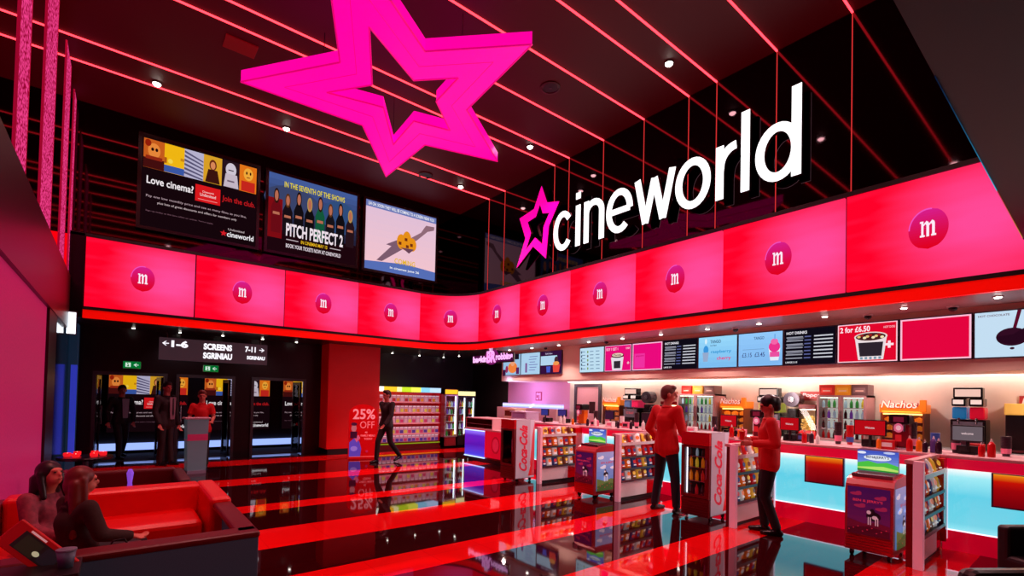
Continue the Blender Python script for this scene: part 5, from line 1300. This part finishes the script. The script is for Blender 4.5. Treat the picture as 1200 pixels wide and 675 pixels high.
# tilted red menu holder at lower left
t = thing('menu_holder', 'tilted red holder with dark pictures, bottom left corner of frame', 'menu holder', (-.34,3.62,.69), 0)
t.rotation_euler = (-.15,-.78,-.1)
MB().box(-.075,.075,0,.025,-.2,.15,bev=.006).build('red_frame', mat('holder_red', (190,20,15), rough=.4, emit=(190,15,5), es=.12), t)
a = Art(); a.rect(-.045,-.15,.05,.09,(18,22,18)); a.rect(-.04,-.03,.04,.07,(30,38,22)); a.rect(-.035,-.13,.045,-.05,(25,30,35)); a.ell(-.01,-.03,.013,.018,(220,240,190)); a.rect(.056,-.02,.066,.07,(235,190,190))
a.build('picture_card', PRINT_LIT, t, (0,-.002,0))
t = thing('grey_cup', 'small blue grey cup beside the tilted red holder', 'cup', (-.20,3.5,.60), 0)
MB().lathe([(.03,0),(.042,.09),(.036,.088),(.026,.01)], 16).build('cup_body', mat('grey_blue_cup', (90,110,130), rough=.4), t, smooth=True)
MB().lathe([(.044,.088),(.044,.096),(.01,.102)], 16).build('lid', mat('grey_lid', (120,135,150)), t)
t = thing('side_ledge', 'dark ledge behind the booth holding the tilted holder and cup', 'ledge', (-.44,3.5,0), 0)
MB().box(-.3,.3,-.14,.17,.56,.60,bev=.006).build('top', BLACK, t); MB().box(-.27,.27,-.1,.14,0,.56).build('body', BLACK, t)

# dark seats at the lower right corner
t = thing('dark_armchair', 'black square-backed chair at the lower right frame edge', 'chair', (5.5,.17,0), -.6)
cushion(MB(), -.3,.3,-.3,.3,.2,.42,bev=.04).build('seat', BLACK, t)
cushion(MB(), -.3,.3,.22,.32,.2,.64,bev=.03).build('backrest', BLACK, t)
for sx in (-1,1):
    for sy in (-1,1): MB().tube((sx*.25,sy*.22,0),(sx*.25,sy*.22,.2),.02,n=8).build('leg', BLACKPL, t)
t = thing('dark_bench', 'rounded black bench back along the bottom edge, lower right', 'bench', (4.35,.12,0), -.6)
cushion(MB(), -.5,.5,-.35,.2,.12,.4,bev=.05).build('seat', BLACK, t)
cushion(MB(), -.5,.5,.15,.3,.12,.56,bev=.06).build('backrest', mat('black_leather',(16,10,12),rough=.25), t)

# ================================================================== PEOPLE
SKIN = mat('skin_in_red_light', (205,120,100), rough=.5)
def remesh(mb, name, material, parent, voxel, smooth=4):
    o = mb.build(name, material)
    m = o.modifiers.new('r', 'REMESH'); m.mode = 'VOXEL'; m.voxel_size = voxel; m.use_smooth_shade = True
    s = o.modifiers.new('s', 'SMOOTH'); s.iterations = smooth; s.factor = .5
    dg = bpy.context.evaluated_depsgraph_get(); dg.update()
    me = bpy.data.meshes.new_from_object(o.evaluated_get(dg), depsgraph=dg)
    old = o.data; o.modifiers.clear(); o.data = me; bpy.data.meshes.remove(old)
    if not me.materials: me.materials.append(material)
    for p in me.polygons: p.use_smooth = True
    o.parent = parent
    return o
def V(*a): return Vector(a)
def person(name, label, loc, facing, H, pose, top, legs, hair, clothes='polo', female=False, voxel=.011, hairstyle='short', cat='person', extra=None):
    """local frame: +y forward, +x the figure's right, z up; pose gives joints in fractions of H"""
    t = thing('person', label, cat, loc, facing-PI/2)
    k = 1.0*H
    J = {n: Vector(p)*k for n, p in pose.items()}
    b = MB(); R = lambda v: v*k
    sh = .92 if female else 1.
    # torso
    pel, ch, nk, hd = J['pelvis'], J['chest'], J['neck'], J['head']
    for s in ('r','l'): b.capsule(J['hip_'+s], pel, R(.055), R(.06))
    b.capsule(pel, (pel+ch)/2, R(.066*sh), R(.066*sh)); b.capsule((pel+ch)/2, ch, R(.066*sh), R(.078*sh))
    for s in ('r','l'):
        b.capsule(ch, J['sh_'+s], R(.06*sh), R(.032*sh))
        b.capsule(J['sh_'+s], J['el_'+s], R(.030*sh), R(.024*sh)); b.capsule(J['el_'+s], J['wr_'+s], R(.023*sh), R(.0155*sh))
        b.capsule(J['hip_'+s], J['kn_'+s], R(.048), R(.032)); b.capsule(J['kn_'+s], J['an_'+s], R(.033), R(.021))
        # hand: palm, four fingers, thumb
        w = J['wr_'+s]; d = (w-J['el_'+s]).normalized(); hdv = J.get('hand_'+s)
        d = Vector(hdv).normalized() if hdv else d
        side = d.cross(Vector((0,1,0))); side = side.normalized() if side.length > .1 else Vector((1,0,0))
        up = side.cross(d).normalized(); pm = w+d*R(.045)
        for q in (-1,0,1): b.capsule(w+side*q*R(.006), pm+side*q*R(.013), R(.010), R(.009))
        for q, L in ((-1.5,.036),(-.5,.043),(.5,.041),(1.5,.032)):
            f0 = pm+side*q*R(.0095); f1 = f0+(d*.9+up*.25+side*q*.05).normalized()*R(L*.55); f2 = f1+(d*.6+up*.75).normalized()*R(L*.5)
            b.capsule(f0, f1, .0085, .008); b.capsule(f1, f2, .008, .007)
        th0 = w+d*R(.015)+side*R(.015); th1 = th0+(side*.8+d*.6).normalized()*R(.024); b.capsule(th0, th1, .010, .009); b.capsule(th1, th1+(d*.9+up*.3).normalized()*R(.018), .009, .0075)
    # head looking along 'look'
    lk = Vector(pose.get('look', (0,1,0))).normalized(); zx = Vector((0,0,1)); xs = lk.cross(zx).normalized(); up = xs.cross(lk).normalized()
    M = Matrix((xs, lk, up)).transposed().to_4x4(); M.translation = hd
    b.capsule(ch+Vector((0,0,R(.05))), nk, R(.04), R(.032)); b.capsule(nk, hd-up*R(.03), R(.032), R(.034))
    b.ell((0,-.006*k,.008*k), (.044*k,.053*k,.058*k), M); b.ell((0,.012*k,-.028*k), (.032*k,.036*k,.036*k), M); b.ell((0,.022*k,-.047*k), (.018*k,.018*k,.014*k), M)
    b.ell((0,.052*k,-.014*k), (.0075*k,.012*k,.014*k), M); b.ell((0,.045*k,.012*k), (.028*k,.008*k,.008*k), M)
    b.ell((0,.044*k,-.036*k), (.014*k,.007*k,.005*k), M)
    for s in (-1,1): b.ell((s*.045*k,-.004*k,-.008*k), (.006*k,.012*k,.017*k), M)
    remesh(b, 'body', SKIN, t, voxel*.72, 3)
    # face details
    e = MB()
    for s in (-1,1): e.ell((s*.017*k,.0475*k,.0*k), (.0075*k,.004*k,.004*k), M, 10, 6)
    e.build('eyes', mat('eye_dark', (30,14,12), rough=.2), t, smooth=True)
    e = MB(); e.ell((0,.0505*k,-.0365*k), (.013*k,.0035*k,.0035*k), M, 10, 6); e.build('lips', mat('lips', (150,50,55), rough=.4), t, smooth=True)
    # clothes
    g = .008
    c = MB()
    lo = pel-Vector((0,0,R(.026 if clothes != 'jacket' else .03)))
    for s in ('r','l'):
        hs = J['hip_'+s]-pel; hs.z = 0
        c.capsule(lo+hs*.95, (pel+ch)/2+hs*.55, R(.06)+g*1.3, R(.055)+g)
    c.capsule(lo, (pel+ch)/2, R(.068)+g, R(.069)+g)
    c.capsule((pel+ch)/2, ch, R(.069*sh)+g, R(.08*sh)+g)
    for s in ('r','l'):
        c.capsule(ch, J['sh_'+s], R(.06*sh)+g, R(.035*sh)+g)
        S, E_, W_ = J['sh_'+s], J['el_'+s], J['wr_'+s]
        if clothes == 'polo' : c.tube(S, S+(E_-S)*.72, R(.031)+g, R(.032)+g, 16); c.ell(S, (R(.032)+g,)*3)
        else: c.capsule(S, E_, R(.034)+g, R(.029)+g); c.tube(E_, W_, R(.029)+g, R(.022)+g, 16)
    c.tube(ch+Vector((0,0,R(.06))), nk-Vector((0,0,R(.012))), R(.055)+g, R(.034)+g*.6, 16)
    remesh(c, 'jacket' if clothes == 'jacket' else 'shirt' if clothes == 'polo' else 'top', top, t, voxel, 5)
    c = MB()
    c.capsule(J['hip_l'], J['hip_r'], R(.058)+g, R(.058)+g); c.tube(pel-Vector((0,0,R(.03))), pel+Vector((0,0,R(.03))), R(.058)+g*.3, R(.056)+g*.3, 16)
    for s in ('r','l'):
        c.capsule(J['hip_'+s], J['kn_'+s], R(.050)+g, R(.033)+g); c.tube(J['kn_'+s], J['an_'+s]+Vector((0,0,R(.0))), R(.033)+g, R(.026)+g, 16)
    remesh(c, 'trousers', legs, t, voxel, 4)
    for s in ('r','l'):
        an = J['an_'+s]; fd = Vector(pose.get('foot_'+s, (0,1,0))).normalized()
        c = MB(); zc = Vector((0,0,max(.035, 0)))
        base = Vector((an.x, an.y, an.z-R(.045)+.03))
        heel = base-fd*R(.02); toe = base+fd*R(.095)
        c.capsule(heel, base+fd*R(.04), .036, .038); c.capsule(base+fd*R(.04), toe-Vector((0,0,.006)), .038, .026); c.capsule(base, an, .034, R(.022)+.006)
        remesh(c, 'shoe', BLACKPL, t, .01, 2)
    # hair
    hm = MB()
    if hairstyle == 'short':
        hm.ell((0,-.012*k,.018*k), (.049*k,.057*k,.056*k), M); hm.ell((0,-.03*k,-.005*k), (.045*k,.036*k,.045*k), M); hm.ell((0,.022*k,.05*k), (.036*k,.03*k,.022*k), M)
    elif hairstyle == 'bun':
        hm.ell((0,-.012*k,.018*k), (.052*k,.060*k,.058*k), M); hm.ell((0,-.045*k,.0*k), (.045*k,.045*k,.045*k), M); hm.ell((0,-.058*k,.012*k), (.038*k,.036*k,.04*k), M); hm.ell((0,-.05*k,-.035*k), (.035*k,.03*k,.03*k), M)
    else:
        hm.ell((0,-.014*k,.02*k), (.054*k,.060*k,.058*k), M); hm.ell((0,-.035*k,-.02*k), (.056*k,.045*k,.06*k), M)
        L = {'long':.22,'longer':.27}[hairstyle]
        for q in (-.045,-.025,0,.025,.045):
            a0 = M @ Vector((q*k,-.035*k,-.01*k)); hm.capsule(a0, a0+Vector((q*.5*k,-.012*k,-L*k*(1-abs(q)*2))), R(.026), R(.018))
        for s in (-1,1): hm.capsule(M @ Vector((s*.048*k,-.005*k,.01*k)), M @ Vector((s*.055*k,-.004*k,-.12*k)), R(.017), R(.014))
    remesh(hm, 'hair', hair, t, .0095, 3)
    if extra: extra(t, J, k, M)
    return t
def stand(**over):
    p = dict(pelvis=(0,0,.52), chest=(0,.0,.72), neck=(0,.005,.845), head=(0,.012,.925), sh_r=(.112,0,.80), sh_l=(-.112,0,.80), el_r=(.135,-.01,.635), el_l=(-.135,-.01,.635), wr_r=(.13,.05,.49), wr_l=(-.13,.05,.49),
             hip_r=(.05,0,.50), hip_l=(-.05,0,.50), kn_r=(.055,.012,.275), kn_l=(-.055,.012,.275), an_r=(.06,-.01,.045), an_l=(-.06,-.01,.045))
    p.update(over); return p
JEANS = mat('dark_blue_jeans', (12,34,48), rough=.7, noise=.3, nscale=80)
BLKTR = mat('black_trousers', (12,14,20), rough=.7)
REDTOP = mat('red_polo_shirt', (190,1,8), rough=.8, noise=.15, emit=(200,0,8), es=.12)  # slight glow put into the cloth to brighten the red
HAIRD = mat('dark_brown_hair', (44,20,16), rough=.5, noise=.4, nscale=60)
HAIRB = mat('black_hair', (16,8,12), rough=.4, noise=.3, nscale=60)
HAIRR = mat('reddish_brown_hair', (110,30,18), rough=.45, noise=.5, nscale=40)
HAIRM = mat('greying_brown_hair', (110,64,56), rough=.6, noise=.4, nscale=60)
def collar(col):
    def f(t, J, k, M):
        c = MB(); n = J['neck']; c.lathe([(.042*k,0),(.046*k,.012*k),(.04*k,.022*k),(.036*k,.01*k)], 18, (n.x,n.y-.004*k,n.z-.035*k)); c.build('collar', col, t, smooth=True)
    return f
# man in red at the counter, back to us
person('p', 'man in red top and dark jeans standing with his back to us at the counter', (6.02,3.98,0), math.radians(-12), 1.79,
       stand(look=(.75,.8,-.05), el_l=(-.165,-.03,.645), wr_l=(-.135,.10,.52), el_r=(.14,.02,.64), wr_r=(.10,.13,.56), kn_l=(-.085,.01,.275), an_l=(-.10,-.02,.045), kn_r=(.075,.02,.275), an_r=(.085,.03,.045), head=(.008,.015,.925)),
       REDTOP, JEANS, HAIRM, clothes='top', extra=collar(REDTOP))
# woman in red holding something
def carry(t, J, k, M):
    collar(REDTOP)(t, J, k, M)
    a = Art(); a.text('logo', 0,0,.03,(250,225,230),w=.08)
person('p', 'woman in red staff shirt and black trousers with dark bun, standing sideways by the rack', (6.10,2.62,0), math.radians(118), 1.66,
       stand(look=(-.2,.9,-.25), el_l=(-.135,-.03,.65), wr_l=(-.08,.11,.645), el_r=(.135,-.03,.65), wr_r=(.06,.12,.665), kn_r=(.04,.04,.275), an_r=(.045,.02,.045), kn_l=(-.05,.03,.275), an_l=(-.06,-.05,.045)),
       REDTOP, BLKTR, HAIRB, clothes='top', female=True, hairstyle='bun', extra=carry)
t = thing('tray_of_cups', 'small tray with red cups held by the woman in red', 'tray', (6.0,2.90,1.085), .4)
MB().box(-.12,.12,-.08,.08,0,.012,bev=.004).build('tray', mat('tray_pink',(200,120,130)), t)
for x in (-.06,.05): MB().lathe([(.024,.012),(.034,.12),(.03,.12)], 14, (x,0,0)).build('cup', mat('sauce_red',(205,16,22)), t)
# walking man in dark clothes by the standee
person('p', 'man in dark suit walking left past the sweets wall', (4.83,10.62,0), math.radians(195), 1.68,
       stand(look=(.1,1,-.05), kn_r=(.05,.10,.29), an_r=(.05,.12,.045), kn_l=(-.05,-.03,.28), an_l=(-.05,-.20,.085), foot_l=(0,.9,-.35), el_r=(.13,-.06,.645), wr_r=(.13,.0,.50), el_l=(-.135,.04,.64), wr_l=(-.12,.14,.52)),
       mat('dark_suit_red_lit', (26,8,10), rough=.7), mat('dark_suit_red_lit'), HAIRD, clothes='jacket', voxel=.014)
def suit_front(shirt, tie=None):
    def f(t, J, k, M):
        ch = J['chest']; a = MB()
        a.prism([(-.03*k,-.17*k),(.03*k,-.17*k),(.042*k,.09*k),(-.042*k,.09*k)], .012)
        o = a.build('shirt_front', shirt, t); o.location = (ch.x, ch.y+.088*k, ch.z)
        if tie: a = MB(); a.prism([(-.008*k,.08*k),(.008*k,.08*k),(.012*k,-.1*k),(0,-.13*k),(-.012*k,-.1*k)], .005); o = a.build('tie', tie, t); o.location = (ch.x, ch.y+.101*k, ch.z)
    return f
person('p', 'tall man in dark suit and tie standing between the corridor doors', (.74,12.35,0), math.radians(-48), 1.74,
       stand(look=(.3,1,0), an_l=(-.065,.03,.045), wr_l=(-.15,.04,.47)), mat('brown_black_suit', (34,22,24), rough=.7), mat('brown_black_suit'), HAIRD, clothes='jacket', voxel=.014, extra=suit_front(mat('grey_pink_shirt',(150,120,135)), mat('dark_tie',(40,24,34))))
person('p', 'man in black jacket and grey shirt walking in the corridor behind the left door', (.02,14.0,0), math.radians(-60), 1.66,
       stand(look=(.4,1,0), kn_r=(.06,.08,.28), an_r=(.07,.1,.045), kn_l=(-.06,.0,.28), an_l=(-.09,-.12,.06), el_r=(.14,-.04,.64), wr_r=(.16,.02,.49), el_l=(-.15,.0,.64)), mat('black_jacket', (12,12,18), rough=.7), mat('black_jacket'), HAIRD, clothes='jacket', voxel=.014, extra=suit_front(mat('grey_shirt',(140,150,165))))
person('p', 'woman in red polo and glasses standing behind the ticket podium', (1.28,11.5,0), math.radians(-100), 1.58,
       stand(look=(-.1,1,-.1), sh_r=(.095,0,.795), sh_l=(-.095,0,.795), el_r=(.13,.0,.65), wr_r=(.12,.14,.60), el_l=(-.13,.0,.65), wr_l=(-.12,.14,.60)), REDTOP, BLKTR, HAIRR, female=True, voxel=.014, extra=collar(REDTOP))
# two seated women
def sit(**o):
    p = dict(pelvis=(0,0,.265), chest=(0,-.02,.445), neck=(0,-.005,.565), head=(0,.012,.645), sh_r=(.10,-.01,.525), sh_l=(-.10,-.01,.525), el_r=(.125,.04,.385), el_l=(-.125,.04,.385), wr_r=(.09,.16,.335), wr_l=(-.09,.16,.335),
             hip_r=(.05,.02,.255), hip_l=(-.05,.02,.255), kn_r=(.07,.24,.285), kn_l=(-.07,.24,.285), an_r=(.07,.27,.045), an_l=(-.07,.27,.045))
    p.update(o); return p
person('p', 'seated woman with long black hair in profile, looking up at right', (-.40,5.02,0), math.radians(-42), 1.40,
       sit(look=(.1,1,.3)), mat('patterned_blouse', (175,70,95), rough=.7, noise=.9, nscale=30), BLKTR, HAIRB, clothes='top', female=True, hairstyle='longer')
person('p', 'seated woman with reddish brown hair seen from behind on the booth', (-.20,4.55,0), math.radians(28), 1.40,
       sit(look=(.35,1,.05), el_r=(.15,.02,.39), wr_r=(.14,.16,.35)), mat('dark_olive_coat', (48,28,22), rough=.9, noise=.5, nscale=60), BLKTR, HAIRR, clothes='top', female=True, hairstyle='longer')
t = thing('black_handbag', 'black handbag with small clasp on the booth beside the seated woman', 'handbag', (.02,4.15,.362), .2)
MB().box(-.14,.14,-.06,.06,0,.16,bev=.03).build('bag_body', mat('black_bag',(14,10,12),rough=.3), t)
MB().tube((-.05,0,.15),(-.03,0,.19),.006,n=8).tube((-.03,0,.19),(.03,0,.19),.006,n=8).tube((.03,0,.19),(.05,0,.15),.006,n=8).build('handle', mat('black_bag'), t)
MB().box(-.02,.02,-.068,-.06,.1,.13).build('clasp', CHROME, t)

# drop prototypes never used
for lst in (bags, bots, cups, bins):
    for r in lst:
        if r.location.z < -40:
            for ch in list(r.children_recursive): bpy.data.objects.remove(ch)
            bpy.data.objects.remove(r)

# world and view
wd = bpy.data.worlds.new('world'); bpy.context.scene.world = wd; wd.use_nodes = True
wd.node_tree.nodes['Background'].inputs[0].default_value = (.02,.002,.004,1); wd.node_tree.nodes['Background'].inputs[1].default_value = .3
bpy.context.scene.view_settings.view_transform = 'Standard'
bpy.context.scene.view_settings.look = 'None'
bpy.context.scene.view_settings.exposure = 0
